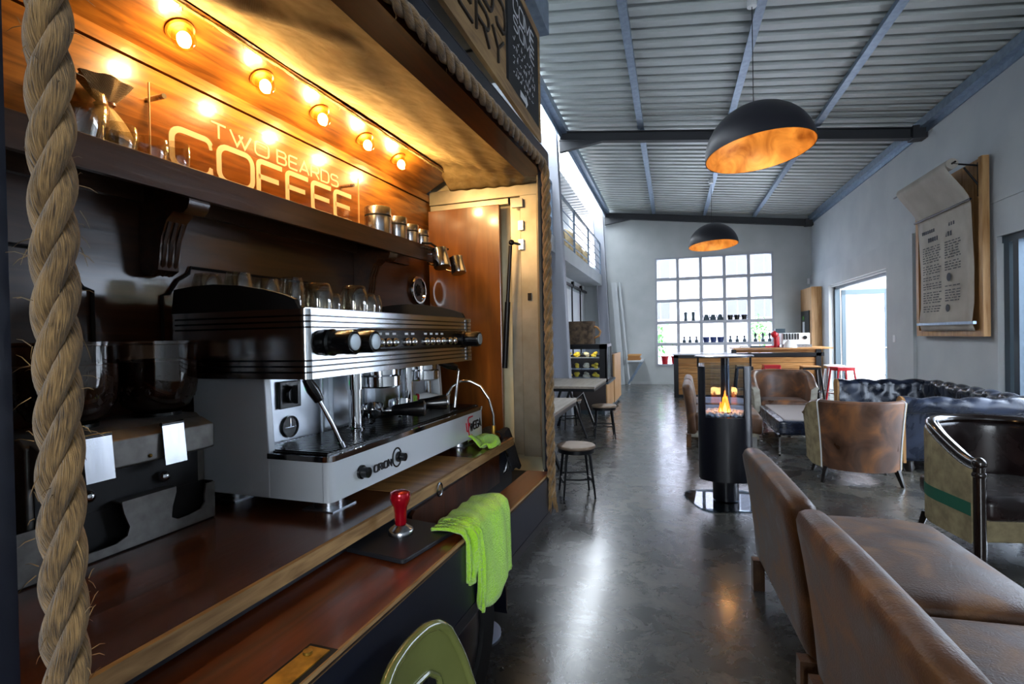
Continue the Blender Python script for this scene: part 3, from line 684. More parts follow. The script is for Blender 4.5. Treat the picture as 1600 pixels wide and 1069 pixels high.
obj('printed_columns', bm, 'ink', pr_, smooth=False)
obj('light_switch', bxo(3.545, 3.556, 10.22, 10.32, 1.24, 1.36), 'white_plastic', label='white light switch on the right wall beside the open glazed door', cat='switch', smooth=False, bevel=.004)
bm = B(); cyl(bm, (3.5, 15.72, 2.72), (3.5, 15.72, 2.86), .03); obj('alarm_sensor', bm, 'white_plastic', label='small white alarm sensor in the top corner above the pine cabinet', cat='sensor')
t = thing('corner_cabinet', 'tall pine corner cabinet with a dark noticeboard door beside the open glazed door', 'cabinet', (3.3, 15.2, 0))
obj('side', bxo(3.34, 3.55, 14.68, 15.8, 0, 2.56), 'pine_up', t, smooth=False)
obj('front_board', bxo(3.32, 3.34, 14.66, 15.8, 0, 2.56), 'pine_up', t, smooth=False)
nb = obj('noticeboard', bxo(3.3, 3.32, 14.85, 15.7, 1.1, 1.98), 'black_metal', t, smooth=False)
obj('notice', bxo(3.29, 3.3, 15.3, 15.5, 1.35, 1.7), 'white_plastic', nb, smooth=False); obj('notice', bxo(3.29, 3.3, 15.35, 15.5, 1.75, 1.85), 'leaf', nb, smooth=False)

# ================= bar counter at the end =================
mat('marble', 'c8ccd4', .2, coat=.3)
t = thing('bar_counter', 'long plank-fronted bar counter with dark steel frame below the gridded window', 'counter', (1.5, 12.8, 0))
bm = B()
for a in ((.02, .12, 12.48, 12.58, 0, .97), (.02, 1.3, 12.48, 12.56, .90, .97), (1.26, 3.05, 12.48, 12.56, .93, 1.0), (2.9, 3.0, 12.48, 12.58, 0, 1.08), (1.24, 1.34, 12.48, 12.58, .97, 1.08), (0.02, .1, 13.2, 13.3, 0, .97), (0.02, 3.0, 12.5, 12.55, 0, .06)): box(bm, *a)
obj('steel_frame', bm, 'black_metal', t, smooth=False)
bm = B()
for j in range(7): box(bm, .12, 2.9, 12.52, 12.55, .07+j*.12, .07+j*.12+.112)
box(bm, 1.34, 2.9, 12.52, 12.55, 1.005, 1.075); obj('plank_front', bm, 'pallet', t, smooth=False)
obj('body', bxo(.1, 2.95, 12.56, 13.3, .02, .97), 'dark_panel', t, smooth=False)
obj('stone_top', bxo(-.02, 1.34, 12.44, 13.35, .97, 1.0), 'marble', t, smooth=False)
obj('wood_top', bxo(1.28, 3.2, 12.4, 13.35, 1.08, 1.11), 'pine', t, smooth=False)
def bar_stool(loc, label, m1='black_metal', m2='pine', rz=0):
    t = thing('bar_stool', label, 'stool', loc, rz, 'metal bar stools at the plank bar')
    bm = B(); box(bm, -.16, .16, -.16, .16, .735, .76); obj('seat', bm, m2, t, local=True, smooth=False, bevel=.008)
    bm = B(); box(bm, -.155, .155, -.155, .155, .69, .735); obj('seat_frame', bm, m1, t, local=True, smooth=False)
    for sx in (-1, 1):
        for sy in (-1, 1): bm = B(); tube(bm, [(sx*.14, sy*.14, .72), (sx*.21, sy*.21, 0)], .02, 6); obj('leg', bm, m1, t, local=True)
    bm = B(); tube(bm, [(.19, .19, .25), (-.19, .19, .25), (-.19, -.19, .25), (.19, -.19, .25)], .01, 6, closed=True); obj('footrest', bm, 'steel', t, local=True); return t
s1 = bar_stool((2.62, 11.75, 0), 'black metal bar stool with pale wooden seat, beside the red painted legs')
dup(s1, (1.45, 12.1, 0), 0, 'black metal bar stool with wooden seat, mostly hidden by the fireplace')
bar_stool((3.12, 12.05, 0), 'silver metal bar stool at the right end of the plank bar', 'steel', 'white_plastic')
s2 = bar_stool((1.98, 12.15, 0), 'red metal bar stool showing above the far tub armchair', 'red_paint', 'red_paint')
dup(s2, (3.1, 11.45, 0), .2, 'red metal bar stool in front of the open glazed door')
# things on the bar
t = thing('bar_espresso_machine', 'white and red espresso machine on the right end of the bar', 'coffee machine', (2.55, 12.9, 1.11))
obj('body', bxo(2.3, 2.85, 12.75, 13.1, 1.16, 1.42), 'white_plastic', t, smooth=False, bevel=.02); bm = B()
for i in range(6): box(bm, 2.33+i*.055, 2.355+i*.055, 12.73, 12.76, 1.28, 1.41)
obj('grille', bm, 'black_metal', t, smooth=False); obj('base', bxo(2.28, 2.87, 12.7, 13.12, 1.11, 1.17), 'steel', t, smooth=False)
obj('gauge', cyl(B(), (2.75, 12.76, 1.32), (2.75, 12.72, 1.32), .04), 'black_metal', t)
t = thing('bar_grinder', 'red coffee grinder with dark square hopper beside the bar espresso machine', 'grinder', (2.2, 12.8, 1.11))
obj('body', cyl(B(), (2.2, 12.8, 1.11), (2.2, 12.8, 1.35), .06), 'red_paint', t); obj('hopper', bxo(2.17, 2.36, 12.72, 12.88, 1.43, 1.52), 'dark_frame', t, smooth=False); obj('head', sphere(B(), (2.16, 12.78, 1.40), .08), 'red_paint', t)
bm = B(); lathe(bm, [(0, 1.11), (.13, 1.11), (.11, 1.2), (.05, 1.27), (0, 1.27)], (2.42, 12.54, 0)); obj('cafetiere_cosy', bm, 'white_plastic', label='white dome shaped cover in front of the bar espresso machine', cat='cover')
for i, (x, w, c_) in enumerate(((1.45, .16, 'white_plastic'), (1.66, .3, 'dark_frame'), (1.95, .1, 'red_paint'), (2.055, .07, 'red_paint'))):
    obj('menu_stack', bxo(x, x+w, 12.7, 12.9, 1.11, 1.15), c_, label=('small white carton at the left end of the raised bar', 'flat dark tray on the raised bar near its left end', 'red tin on the bar left of its red neighbour', 'red tin on the bar beside the red grinder')[i], cat=('box', 'tray', 'tin', 'tin')[i], smooth=False)
# items on the window bars
def zj(j): return WZ0+chh*j+.042
def sill(kind, x, j, label, s=1.0, m='dark_frame'):
    t = thing(kind, label, kind.split('_')[-1], (x, 15.86, zj(j))); z = zj(j); bm = B()
    if kind == 'pouring_kettle':
        lathe(bm, [(0, 0), (.09, 0), (.085, .02), (.05, .15), (.04, .16), (0, .17)], (x, 15.86, z), 16); obj('body', bm, m, t)
        bm = B(); tube(bm, [(x-.065, 15.86, z+.04), (x-.08, 15.86, z+.09), (x-.085, 15.86, z+.14), (x-.095, 15.86, z+.16)], .01, 6); obj('spout', bm, m, t)
        bm = B(); tube(bm, [(x+.05, 15.86, z+.14), (x+.085, 15.86, z+.13), (x+.08, 15.86, z+.05)], .01, 6); obj('handle', bm, m, t)
    elif kind == 'hand_grinder':
        lathe(bm, [(0, 0), (.05, 0), (.04, .1), (.05, .24), (0, .25)], (x, 15.86, z), 14); obj('body', bm, m, t)
        bm = B(); tube(bm, [(x, 15.86, z+.25), (x, 15.86, z+.29), (x+.1, 15.86, z+.28), (x+.1, 15.86, z+.22)], .012, 6); obj('crank', bm, m, t)
    elif kind == 'blue_cup':
        lathe(bm, [(0, 0), (.06*s, 0), (.075*s, .13*s), (.065*s, .13*s), (.05*s, .01), (0, .01)], (x, 15.86, z), 14); obj('body', bm, m, t)
        bm = B(); tube(bm, [(x+.07, 15.86, z+.1), (x+.1, 15.86, z+.07), (x+.065, 15.86, z+.03)], .008, 6); obj('handle', bm, m, t)
    else:
        lathe(bm, [(0, 0), (.045, 0), (.05, .06), (.02, .09), (.02, .13), (.04, .18*s), (.03, .18*s), (0, .12)], (x, 15.86, z), 14); obj('body', bm, m, t)
        bm = B(); lathe(bm, [(0, .18*s), (.035, .18*s), (.012, .22*s), (0, .22*s)], (x, 15.86, z), 12); obj('lid', bm, 'black_metal', t)
cx = lambda i, f: WX0+cw*(i+f)
sill('hand_grinder', cx(1, .33), 2, 'left dark hand grinder on the middle window bar'); sill('hand_grinder', cx(1, .66), 2, 'right dark hand grinder on the middle window bar')
for f, l in ((.22, 'left'), (.5, 'middle'), (.8, 'right')): sill('pouring_kettle', cx(2, f), 2, l+' of three dark pouring kettles on the middle window bar')
for f, l in ((.22, 'left'), (.5, 'middle'), (.8, 'right')): sill('blue_cup', cx(3, f), 2, l+' of three dark mugs on the middle window bar', 1.0, 'black_metal')
for f, l in ((.2, 'left'), (.5, 'middle'), (.8, 'right')): sill('blue_cup', cx(2, f), 1, l+' of three blue mugs on the lower window bar', 1.15, 'denim_blue' if 'denim_blue' in MAT else mat('denim_blue', '26376a', .5))
for i, fs in ((1, (.25, .5, .78)), (3, (.22, .5, .8)), (4, (.25, .55, .82))):
    for f, l in zip(fs, ('left', 'middle', 'right')):
        sill('glass_brewer', cx(i, f), 1, '%s small coffee brewer on the lower window bar, %s' % (l, {1: 'second pane column', 3: 'fourth pane column', 4: 'last pane column'}[i]), .8 if i < 4 else 1.1)
t = thing('serving_tray', 'dark wavy tray leaning in the last column of the gridded window', 'tray', (cx(4, .5), 15.86, zj(2))); bm = B()
grid(bm, lambda u, v: Vector((cx(4, .15)+u*.4, 15.83+v*.08, zj(2)+.02+.015*sin(u*12))), 16, 3); obj('tray', bm, 'dark_frame', t)
# red plant pots at the foot of the window
for i, x in enumerate((cx(0, .38), cx(0, .82))):
    t = thing('potted_plant', ('leafy green plant in a red pot at the left foot of the gridded window', 'leafy green plant in a red pot, second from the left edge of the window')[i], 'plant', (x, 15.86, WZ0+.05), group='plants in red pots')
    obj('pot', lathe(B(), [(0, 0), (.08, 0), (.10, .2), (.115, .2), (.115, .23), (.09, .23), (.085, .19), (0, .19)], (x, 15.87, WZ0+.05), 18), 'red_paint', t)
    obj('foliage', bush('b', (x, 15.87, WZ0+.55), .17, 90, 'p%d' % i), 'leaf', t, smooth=False); obj('stem', cyl(B(), (x, 15.87, WZ0+.2), (x, 15.87, WZ0+.5), .008), 'leaf', t)

# ================= hanging sign above the van =================
wood('sign_wood', 'a8895c', '6d5236', .6, 0, axis=1, scale=2, stretch=10)
mat('chalkboard', '15171a', .8, col2='1f2226', nscale=5); mat('chalk', 'c9ccd0', .95)
t = thing('roastery_sign', 'long wooden sign with raised lettering and a chalkboard end, chained above the van', 'sign', (-.93, 2.6, 2.87))
bm = B(); SY0, SY1, SZ0, SZ1 = .6, 3.78, 2.875, 3.67
for j in range(3): z = SZ0+.09+j*(SZ1-SZ0-.15)/3; box(bm, -.935, -.92, SY0, SY1-.02, z, z+(SZ1-SZ0-.15)/3-.006)
obj('boards', bm, 'sign_wood', t, smooth=False)
bm = B(); box(bm, -.925, -.90, SY0, SY1, SZ0, SZ0+.085); box(bm, -.925, -.90, SY0, SY1, SZ1-.05, SZ1); box(bm, -.925, -.90, SY1-.04, SY1, SZ0+.085, SZ1-.05); obj('sign_frame', bm, 'sign_wood', t, smooth=False)
obj('chalkboard', bxo(-.92, -.905, 3.0, SY1-.045, SZ0+.085, SZ1-.05), 'chalkboard', t, smooth=False)
# matrix: local x -> +Y (reads left to right when seen from the room), y -> Z, z -> +X
MS = lambda y, z, x=-.92: Matrix(((0, 0, 1, x), (1, 0, 0, y), (0, 1, 0, z), (0, 0, 0, 1)))
mat('letter_iron', '2c241d', .5, .3)
bm = B(); lettering(bm, 'TWO BEARDS', 2.19, .31, MS(.78, 3.215), .020, .012); obj('upper_lettering', bm, 'letter_iron', t, smooth=False)
bm = B(); lettering(bm, 'ROASTERY', 1.98, .16, MS(.95, 3.0), .015, .012); obj('lower_lettering', bm, 'letter_iron', t, smooth=False)
obj('chalk_heading', lettering(B(), 'COME', .5, .10, MS(3.12, 3.47, -.905), .013, .001), 'chalk', t, smooth=False); obj('chalk_heading', lettering(B(), 'SOME', .5, .08, MS(3.12, 3.36, -.905), .010, .001), 'chalk', t, smooth=False); rnd = random.Random(2)
for k_ in range(5):
    y = 3.1; cb = B()
    while y < 3.62:
        w_ = rnd.uniform(.02, .05); strokes(cb, [[(0, rnd.uniform(0, .01)), (w_*.3, .04*rnd.random()), (w_*.6, .01*rnd.random()), (w_, .045*rnd.random())]], .004, .001, MS(y, 3.28-k_*.052+rnd.uniform(-.006, .006), -.905)); y += w_+rnd.choice((.015, .02, .045))
    obj('chalk_line', cb, 'chalk', t, smooth=False)
cb = B()
prism(cb, [(3.25, 2.99), (3.38, 2.99), (3.38, 2.965), (3.43, 3.01), (3.38, 3.055), (3.38, 3.03), (3.25, 3.03)], -.905, -.904, 'x')
obj('chalk_arrow', cb, 'chalk', t, smooth=False)
for y in (1.1, 3.45):
    bm = B()
    for k_ in range(6): tube(bm, [(-.93+(.012*cos(a) if k_ % 2 else 0), y+(0 if k_ % 2 else .012*cos(a)), SZ1+.02+k_*.035+.02*sin(a)) for a in [i*pi/4 for i in range(8)]], .004, 5, closed=True)
    obj('chain', bm, 'black_metal', t)
bm = B(); box(bm, -1.02, -.86, -1.0, 3.93, 3.74, 3.98); obj('ceiling_girder', bm, 'galvanised', label='pale grey girder the roastery sign is chained to', cat='beam', smooth=False)
# ================= coffee van (frame: van; +X out of the serving hatch, Y along its side) =================
mat('navy', '080e1e', .45, coat=.12, col2='060b18', nscale=3)
mat('navy_dark', '070b16', .5)
wood('mahogany', '6b2f10', '4a1d08', .3, .35, axis=1, scale=2.5, stretch=12, bump=.08)
wood('veneer', '9a6426', '562e0e', .32, .35, axis=1, scale=3.5, stretch=10, bump=.15)
wood('veneer_up', '84501f', '5c3314', .28, .5, axis=2, scale=1.6, stretch=9, bump=.05)
wood('dark_veneer', '4a2a14', '2b160a', .33, .35, axis=1, scale=2, stretch=12, bump=.12)
wood('shelf_wood', '4d3220', '36200f', .42, .2, axis=1, scale=3, stretch=12)
wood('worktop_wood', '5a3018', '34190a', .24, .5, axis=1, scale=2.5, stretch=14, bump=.08)
wood('panel_wood', '5a2f17', '2e170a', .35, .2, axis=2, scale=4, stretch=5, bump=.15)
wood('ledge_wood', '7d3a14', '54240b', .3, .4, axis=1, scale=2, stretch=9, bump=.12)
wood('raw_edge', 'b08a58', '7c5b36', .7, 0, axis=1, scale=6, stretch=8)
wood('butcher', 'a87c48', '75502a', .4, .3, axis=0, scale=4, stretch=12)
mat('aluminium', 'b5b0a4', .38, .7, col2='989484', nscale=5)
mat('cream_paint', 'cfc3a0', .55, col2='bfb28e', nscale=6)
mat('rubber', '0d0d0f', .8)
mat('hub_grey', '8a93a8', .5)
mat('brass', 'b08a3a', .4, .8, col2='6e5520', nscale=25)
van = thing('coffee_van', 'navy coffee van with an open serving hatch, warm veneer interior and aluminium door frame', 'van', (-1.0, 1.1, .132), van=True)
V = lambda n, bm, m, **k: obj(n, bm, m, k.pop('parent', van), **k)
# outer skin: section profile swept along the van with the hatch cut out
bm = B(); Ya, Yb = -1.2, 2.2
def skin(bm, pts, a, b_, t=.012):
    for (p, q) in zip(pts, pts[1:]):
        P, Q = Vector((p[0], 0, p[1])), Vector((q[0], 0, q[1])); d = (Q-P).normalized(); nrm = Vector((d.z, 0, -d.x))*t
        vs = []
        for y in (a, b_):
            for v in (P, Q, Q-nrm, P-nrm): vs.append(bm.verts.new((v.x, y, v.z)))
        for f in ((0, 1, 2, 3), (7, 6, 5, 4), (0, 4, 5, 1), (1, 5, 6, 2), (2, 6, 7, 3), (3, 7, 4, 0)): bm.faces.new([vs[i] for i in f])
skin(bm, [(-.60, .90), (-.60, .72)], Ya, 1.33); skin(bm, [(-.60, .862), (-.60, .72)], 1.33, Yb)
skin(bm, [(-.60, .72), (-.62, .66), (-.72, .58), (-.9, .50), (-1.0, .45)], Ya, Yb)
skin(bm, [(-.60, 2.235), (-.60, 2.17)], Ya, Yb)
skin(bm, [(-1.72, 2.63), (-1.4, 2.60), (-1.1, 2.52), (-.9, 2.42), (-.75, 2.34), (-.66, 2.285), (-.61, 2.25), (-.60, 2.235)], Ya, Yb)
skin(bm, [(-.60, 2.17), (-.60, .90)], Ya, .30)
skin(bm, [(-.60, 2.17), (-.60, .86)], 2.135, Yb)
# rounded front top corner of the hatch
prism(bm, [(2.2, 2.2)]+[(2.2-.065-.09+.09*cos(radians(a)), 2.17-.09+.09*sin(radians(a))) for a in range(0, 91, 10)]+[(2.0, 2.17), (2.0, 2.2)], -.612, -.6005, 'x')
V('side_skin', bm, 'navy')
bm = B(); prism(bm, [(-.60, 2.2), (-.89, 3.14), (-1.72, 3.16), (-1.72, 3.13), (-.90, 3.115), (-.63, 2.2)], .72, 2.25, 'z'); V('nose_skin', bm, 'navy', smooth=False)
V('corner_reflector', prism(B(), [(-.628, 2.2), (-.872, 3.0), (-.88, 2.99), (-.636, 2.19)], .87, 2.2, 'z'), 'aluminium', smooth=False)  # unseen plate added to give the machine's chrome housing a bright reflection
bm = B(); box(bm, -1.72, -1.66, -1.2, 3.14, .45, 2.6); box(bm, -1.66, -.61, -.80, -.76, .45, 2.3); V('far_side_wall', bm, 'navy', smooth=False)
bm = B()
for z in (.842, .775): box(bm, -.600, -.594, Ya, Yb-.02 if z < .8 else 1.33, z-.003, z+.003)
box(bm, -.600, -.594, 1.33, Yb-.02, .80, .806)
V('trim_strip', bm, 'aluminium', smooth=False)
# wheel and mud guard low on the side
wc = (-.80, 1.55, .132+.30)
wh = bpy.data.objects.new('wheel_dummy', None); bpy.data.objects.remove(wh)
MW = Matrix.Translation(wc) @ Matrix.Rotation(radians(90), 4, 'Y')
wheel = V('wheel', lathe(B(), [(.17, -.07), (.26, -.075), (.29, -.05), (.298, 0), (.29, .05), (.26, .075), (.17, .07), (.17, -.07)], n=40, M=MW), 'rubber')
V('hubcap', lathe(B(), [(0, .08), (.05, .078), (.12, .07), (.168, .055), (.172, .02), (.172, -.05), (0, -.05)], n=32, M=MW), 'black_satin', parent=wheel)
bm = B(); pts = [(wc[1]+.34*cos(a), wc[2]+.34*sin(a)) for a in [radians(x) for x in range(-8, 189, 12)]]; pin = [(wc[1]+.325*cos(a), wc[2]+.325*sin(a)) for a in [radians(x) for x in range(188, -9, -12)]]
prism(bm, pts+pin, -.95, -.70, 'x'); V('mudguard', bm, 'black_satin')
V('chassis', bxo(-1.6, -1.0, -1.1, 2.9, .42, .5), 'navy_dark', smooth=False)
# inside panels
V('back_panel', bxo(-1.32, -1.30, -.58, 2.5, .55, 1.86), 'dark_veneer', smooth=False, ki=1)
V('upper_back_panel', bxo(-1.32, -1.30, -.58, 2.5, 1.86, 2.152), 'veneer', smooth=False, ki=1)
V('cove_strip', bxo(-1.32, -1.293, -.58, 2.46, 2.156, 2.19), 'veneer', smooth=False, ki=1)
bm = B(); prism(bm, [(-1.295, 2.188), (-1.14, 2.268), (-1.148, 2.278), (-1.303, 2.198)], -.58, 2.40, 'y'); V('cornice_board', bm, 'veneer', smooth=False, ki=1)
V('inner_floor', bxo(-1.65, -.90, -.75, 3.1, .60, .62), 'navy_dark', smooth=False)
V('inner_end_wall', bxo(-1.3, -.715, 2.47, 2.5, .75, 2.28), 'cream_paint', smooth=False, ki=1)
V('inner_end_panel', bxo(-1.3, -.62, -.60, -.58, .75, 2.2), 'dark_veneer', smooth=False, ki=1)
V('inner_roof', bxo(-1.65, -1.3, -.75, 3.1, 2.565, 2.575), 'navy_dark', smooth=False)
V('hatch_header', bxo(-.70, -.612, .30, 2.2, 2.152, 2.172), 'mahogany', smooth=False)
V('door_panel', bxo(-1.285, -.895, 2.405, 2.43, .9, 2.10), 'veneer_up', smooth=False, bevel=.004, ki=1)
bm = B(); box(bm, -1.29, -.70, 2.43, 2.47, 2.135, 2.205); box(bm, -1.29, -.86, 2.44, 2.47, 2.105, 2.135); box(bm, -.795, -.70, 2.42, 2.47, .87, 2.135); box(bm, -.855, -.795, 2.45, 2.47, .87, 2.14)
V('door_frame', bm, 'aluminium', smooth=False, bevel=.003, ki=1)
for a in ((-.83, -.775, 2.40, 2.42, 2.075, 2.115), (-.80, -.775, 2.405, 2.42, 1.965, 2.01), (-.80, -.775, 2.405, 2.42, 1.87, 1.92)): V('latch_plate', bxo(*a), 'steel', smooth=False, ki=1)
V('keeper', bxo(-.76, -.742, 2.412, 2.42, 1.625, 1.66), 'black_metal', smooth=False, ki=1)
bm = B(); tube(bm, [(-.835, 2.39, 1.89), (-.855, 2.39, 1.62)], .009, 10); tube(bm, [(-.855, 2.39, 1.62), (-.88, 2.40, 1.3)], .014, 10); sphere(bm, (-.83, 2.39, 1.905), .014, 10, 8); cyl(bm, (-.83, 2.39, 1.905), (-.79, 2.41, 1.895), .006)
V('gas_strut', bm, 'black_metal', ki=1)
# ledge of the hatch (two levels) with raw edges
V('hatch_ledge', bxo(-1.15, -.602, -.70, 1.33, .893, .907), 'ledge_wood', smooth=False)
V('ledge_edge', bxo(-.602, -.596, -.55, 1.33, .893, .908), 'raw_edge', smooth=False)
V('hatch_ledge', bxo(-.70, -.602, 1.33, 2.17, .855, .869), 'ledge_wood', smooth=False)
V('ledge_edge', bxo(-.602, -.596, 1.33, 2.13, .855, .870), 'raw_edge', smooth=False)
V('ledge_riser', bxo(-.99, -.60, 1.322, 1.334, .855, .907), 'raw_edge', smooth=False)
cp = V('cupboard_panel', prism(B(), [(1.425, .80), (1.425, .90), (1.445, .912), (2.19, .928), (2.19, .80)], -.85, -.838, 'x'), 'panel_wood', smooth=False)
V('cupboard_end', bxo(-1.3, -.855, 1.35, 2.4, .62, .93), 'navy_dark', smooth=False)
bm = B(); prism(bm, [(-.66, .60), (-.60, .60), (-.60, .76), (-.66, .76)], .9074, .9082, 'z')
lr = V('latch_recess', bm, 'rubber', smooth=False)
bm = B(); box(bm, -.652, -.61, .615, .75, .9084, .911); cyl(bm, (-.63, .64, .911), (-.63, .64, .916), .008); cyl(bm, (-.64, .73, .911), (-.64, .73, .916), .008); V('latch', bm, 'brass', parent=lr, smooth=False)
# ---- worktop ----
wt = thing('worktop', 'glossy dark wood worktop with raw front edge carrying the espresso machine', 'worktop', (-.98, .65, 1.04), van=INN)
obj('top', bxo(-1.299, -.664, -.55, 1.87, 1.042, 1.07), 'worktop_wood', wt, smooth=False)
obj('front_edge', bxo(-.664, -.655, -.55, 1.87, 1.042, 1.0703), 'raw_edge', wt, smooth=False)
obj('inset_board', bxo(-.97, -.664, 1.13, 1.52, 1.0695, 1.0706), 'butcher', wt, smooth=False)
obj('support_rail', bxo(-1.29, -.68, -.55, 1.86, 1.02, 1.04), 'navy_dark', wt, smooth=False)
bm = B(); tube(bm, [(-.651, 1.252+.014*cos(a), 1.047+.017*sin(a)) for a in [i*pi/8 for i in range(16)]], .003, 6, closed=True); obj('ring_pull', bm, 'steel', wt)
# ---- shelf ----
sh = thing('wall_shelf', 'dark wood shelf with deep front lip inside the van, holding steel canisters', 'shelf', (-1.2, .8, 1.80), van=INN)
obj('shelf_board', bxo(-1.298, -1.135, -.55, 2.20, 1.843, 1.858), 'shelf_wood', sh, smooth=False)
obj('front_lip', bxo(-1.135, -1.118, -.55, 2.20, 1.795, 1.864), 'shelf_wood', sh, smooth=False, bevel=.002)
obj('back_rail', bxo(-1.298, -1.28, -.55, 2.20, 1.80, 1.843), 'shelf_wood', sh, smooth=False)
for Y in (.14, .955, 1.82):
    bm = B(); pts = [(-1.298, 1.843), (-1.298, 1.64), (-1.29, 1.625), (-1.262, 1.62), (-1.238, 1.632), (-1.232, 1.66), (-1.224, 1.71), (-1.205, 1.75), (-1.18, 1.77), (-1.165, 1.765), (-1.15, 1.762), (-1.135, 1.772), (-1.128, 1.79), (-1.133, 1.81), (-1.15, 1.82), (-1.15, 1.843)]
    prism(bm, pts, Y-.028, Y+.028, 'y')
    for k in (-1, 0, 1): tube(bm, [(-1.262, Y+k*.017, 1.622), (-1.236, Y+k*.017, 1.645), (-1.226, Y+k*.017, 1.70), (-1.207, Y+k*.017, 1.748)], .006, 6)
    obj('shelf_bracket', bm, 'dark_veneer', sh)
# ---- hessian ceiling lining ----
weave('burlap', 'b39a68', 'ddc894', 620, bump=.8, blot=9)
bm = B()
def drape(u, v):
    y = -.7+3.74*u; q = max(0, (y-2.2)/.84); x0, x1 = -1.4625, -.68-.195*q; x = x0+(x1-x0)*v
    z1 = 2.178+.235*q; z = 2.50+(z1-2.50)*v**1.1 - .03*sin(pi*v)*(.8+.2*sin(5.2*u+1)) + .006*sin(26*u+4*v)*(1-v)*v*2 + .004*sin(11*u-7*v) + .003*sin(40*u*v+3)
    if u > .95: z -= (u-.95)*2.2*(1-v*.8)
    fold = math.exp(-((u-.45-.06*v)/.02)**2)*.03 + math.exp(-((u-.62+.1*v)/.03)**2)*.025 + math.exp(-((u-.30-.12*v)/.018)**2)*.02
    return Vector((x, y, z-fold*sin(pi*min(1, v*1.2))))
grid(bm, drape, 150, 40); lining = obj('hessian_lining', bm, 'burlap', van=True, label='rumpled golden hessian lining stapled under the van roof above the bulbs', cat='fabric'); thick(lining, .002)
bm = B(); rnd = random.Random(11)   # frayed lower hem
def hem(y): return Vector((-1.150+.0012*sin(y*37), y, 2.264+.001*sin(y*51)))
tube(bm, [hem(-.55+i*.02) for i in range(146)], [.005+.0025*rnd.random() for _ in range(146)], 6)
for i in range(420):
    p = hem(rnd.uniform(-.5, 2.35)); d = Vector((rnd.gauss(.6, .6), rnd.gauss(0, .8), rnd.gauss(-.5, .7))).normalized()*rnd.uniform(.006, .018)
    tube(bm, [p, p+d*.5+Vector((0, 0, .002)), p+d], [.0013, .0010, .0005], 3)
obj('frayed_hem', bm, 'burlap', lining, ki=1)
# ---- bulbs on the cornice ----
mat('bulb_glass_lit', 'ffffff', emit='ffd08a', estr=45); mat('socket_brass', 'c08a40', .3, .8)
glassmat('bulb_glass', 'ffe9c0', 0, .05)
cn = Vector((.457, 0, -.889)); bulbs = (.975, 1.237, 1.49, 1.75, 1.996); names = ('first from the rope', 'second from the rope', 'middle one of the five', 'fourth from the rope', 'farthest, above the steel canisters')
for Y, nm in zip((.45, .71)+bulbs, ('hidden behind the near rope', 'hidden by the near rope')+names):
    if Y < .8: continue
    c0 = Vector((-1.205, Y, 2.233)); M = Matrix.Translation(c0) @ Vector((0, 0, 1)).rotation_difference(cn).to_matrix().to_4x4()
    t = thing('cornice_bulb', 'glowing round filament bulb on the van cornice, '+nm, 'light bulb', c0, group='bulbs along the van cornice', van=INN)
    obj('socket', lathe(B(), [(0, 0), (.034, 0), (.034, .003), (.029, .005), (.028, .003), (0, .003)], n=24, M=M), 'socket_brass', t)
    pr = [(0.0, .056), (.010, .0545), (.019, .049), (.0255, .040), (.0275, .028), (.0255, .016), (.021, .008), (.018, .003)]
    obj('globe', lathe(B(), pr, n=24, M=M), 'bulb_glass', t)
    fb = B(); sphere(fb, M @ Vector((0, 0, .030)), .0165, 12, 10, 1.2); obj('filament', fb, 'bulb_glass_lit', t)
    l = point('bulb_light', vanpt(inner(M @ Vector((0, 0, .062)))), 8.5, (1, .68, .32), .032)
# ---- acrylic shop sign ----
glassmat('acrylic', 'fff6ea', 0, .04); mat('cream_vinyl', 'f0d2a2', .6)
t = thing('acrylic_sign', 'clear acrylic sign with cream TWO BEARDS COFFEE lettering standing on the van shelf', 'sign', (-1.245, 1.34, 1.858), van=INN)
obj('sheet', bxo(-1.252, -1.247, .925, 1.765, 1.859, 2.088), 'acrylic', t, smooth=False)
obj('sheet_edge', box(box(B(), -1.252, -1.247, .9235, .925, 1.859, 2.088), -1.252, -1.247, 1.765, 1.7665, 1.859, 2.088), 'cream_vinyl', t, smooth=False)
MV = lambda y, z, x: Matrix(((0, 0, 1, x), (1, 0, 0, y), (0, 1, 0, z), (0, 0, 0, 1)))
bm = B(); lettering(bm, 'COFFEE', .735, .098, MV(.977, 1.903, -1.246), .0155, .002, gap=.22); obj('large_lettering', bm, 'cream_vinyl', t, smooth=False)
bm = B(); lettering(bm, 'TWO', .205, .040, MV(1.095, 2.018, -1.246), .0055, .0015, gap=.32); lettering(bm, 'BEARDS', .30, .040, MV(1.335, 2.018, -1.246), .0055, .0015, gap=.3); obj('small_lettering', bm, 'cream_vinyl', t, smooth=False)
for y, z in ((.957, 2.067), (1.725, 2.05), (.957, 1.885), (1.725, 1.885)):
    bm = B(); cyl(bm, (-1.298, y, z), (-1.240, y, z), .0065, n=16); obj('standoff', bm, 'steel', t)
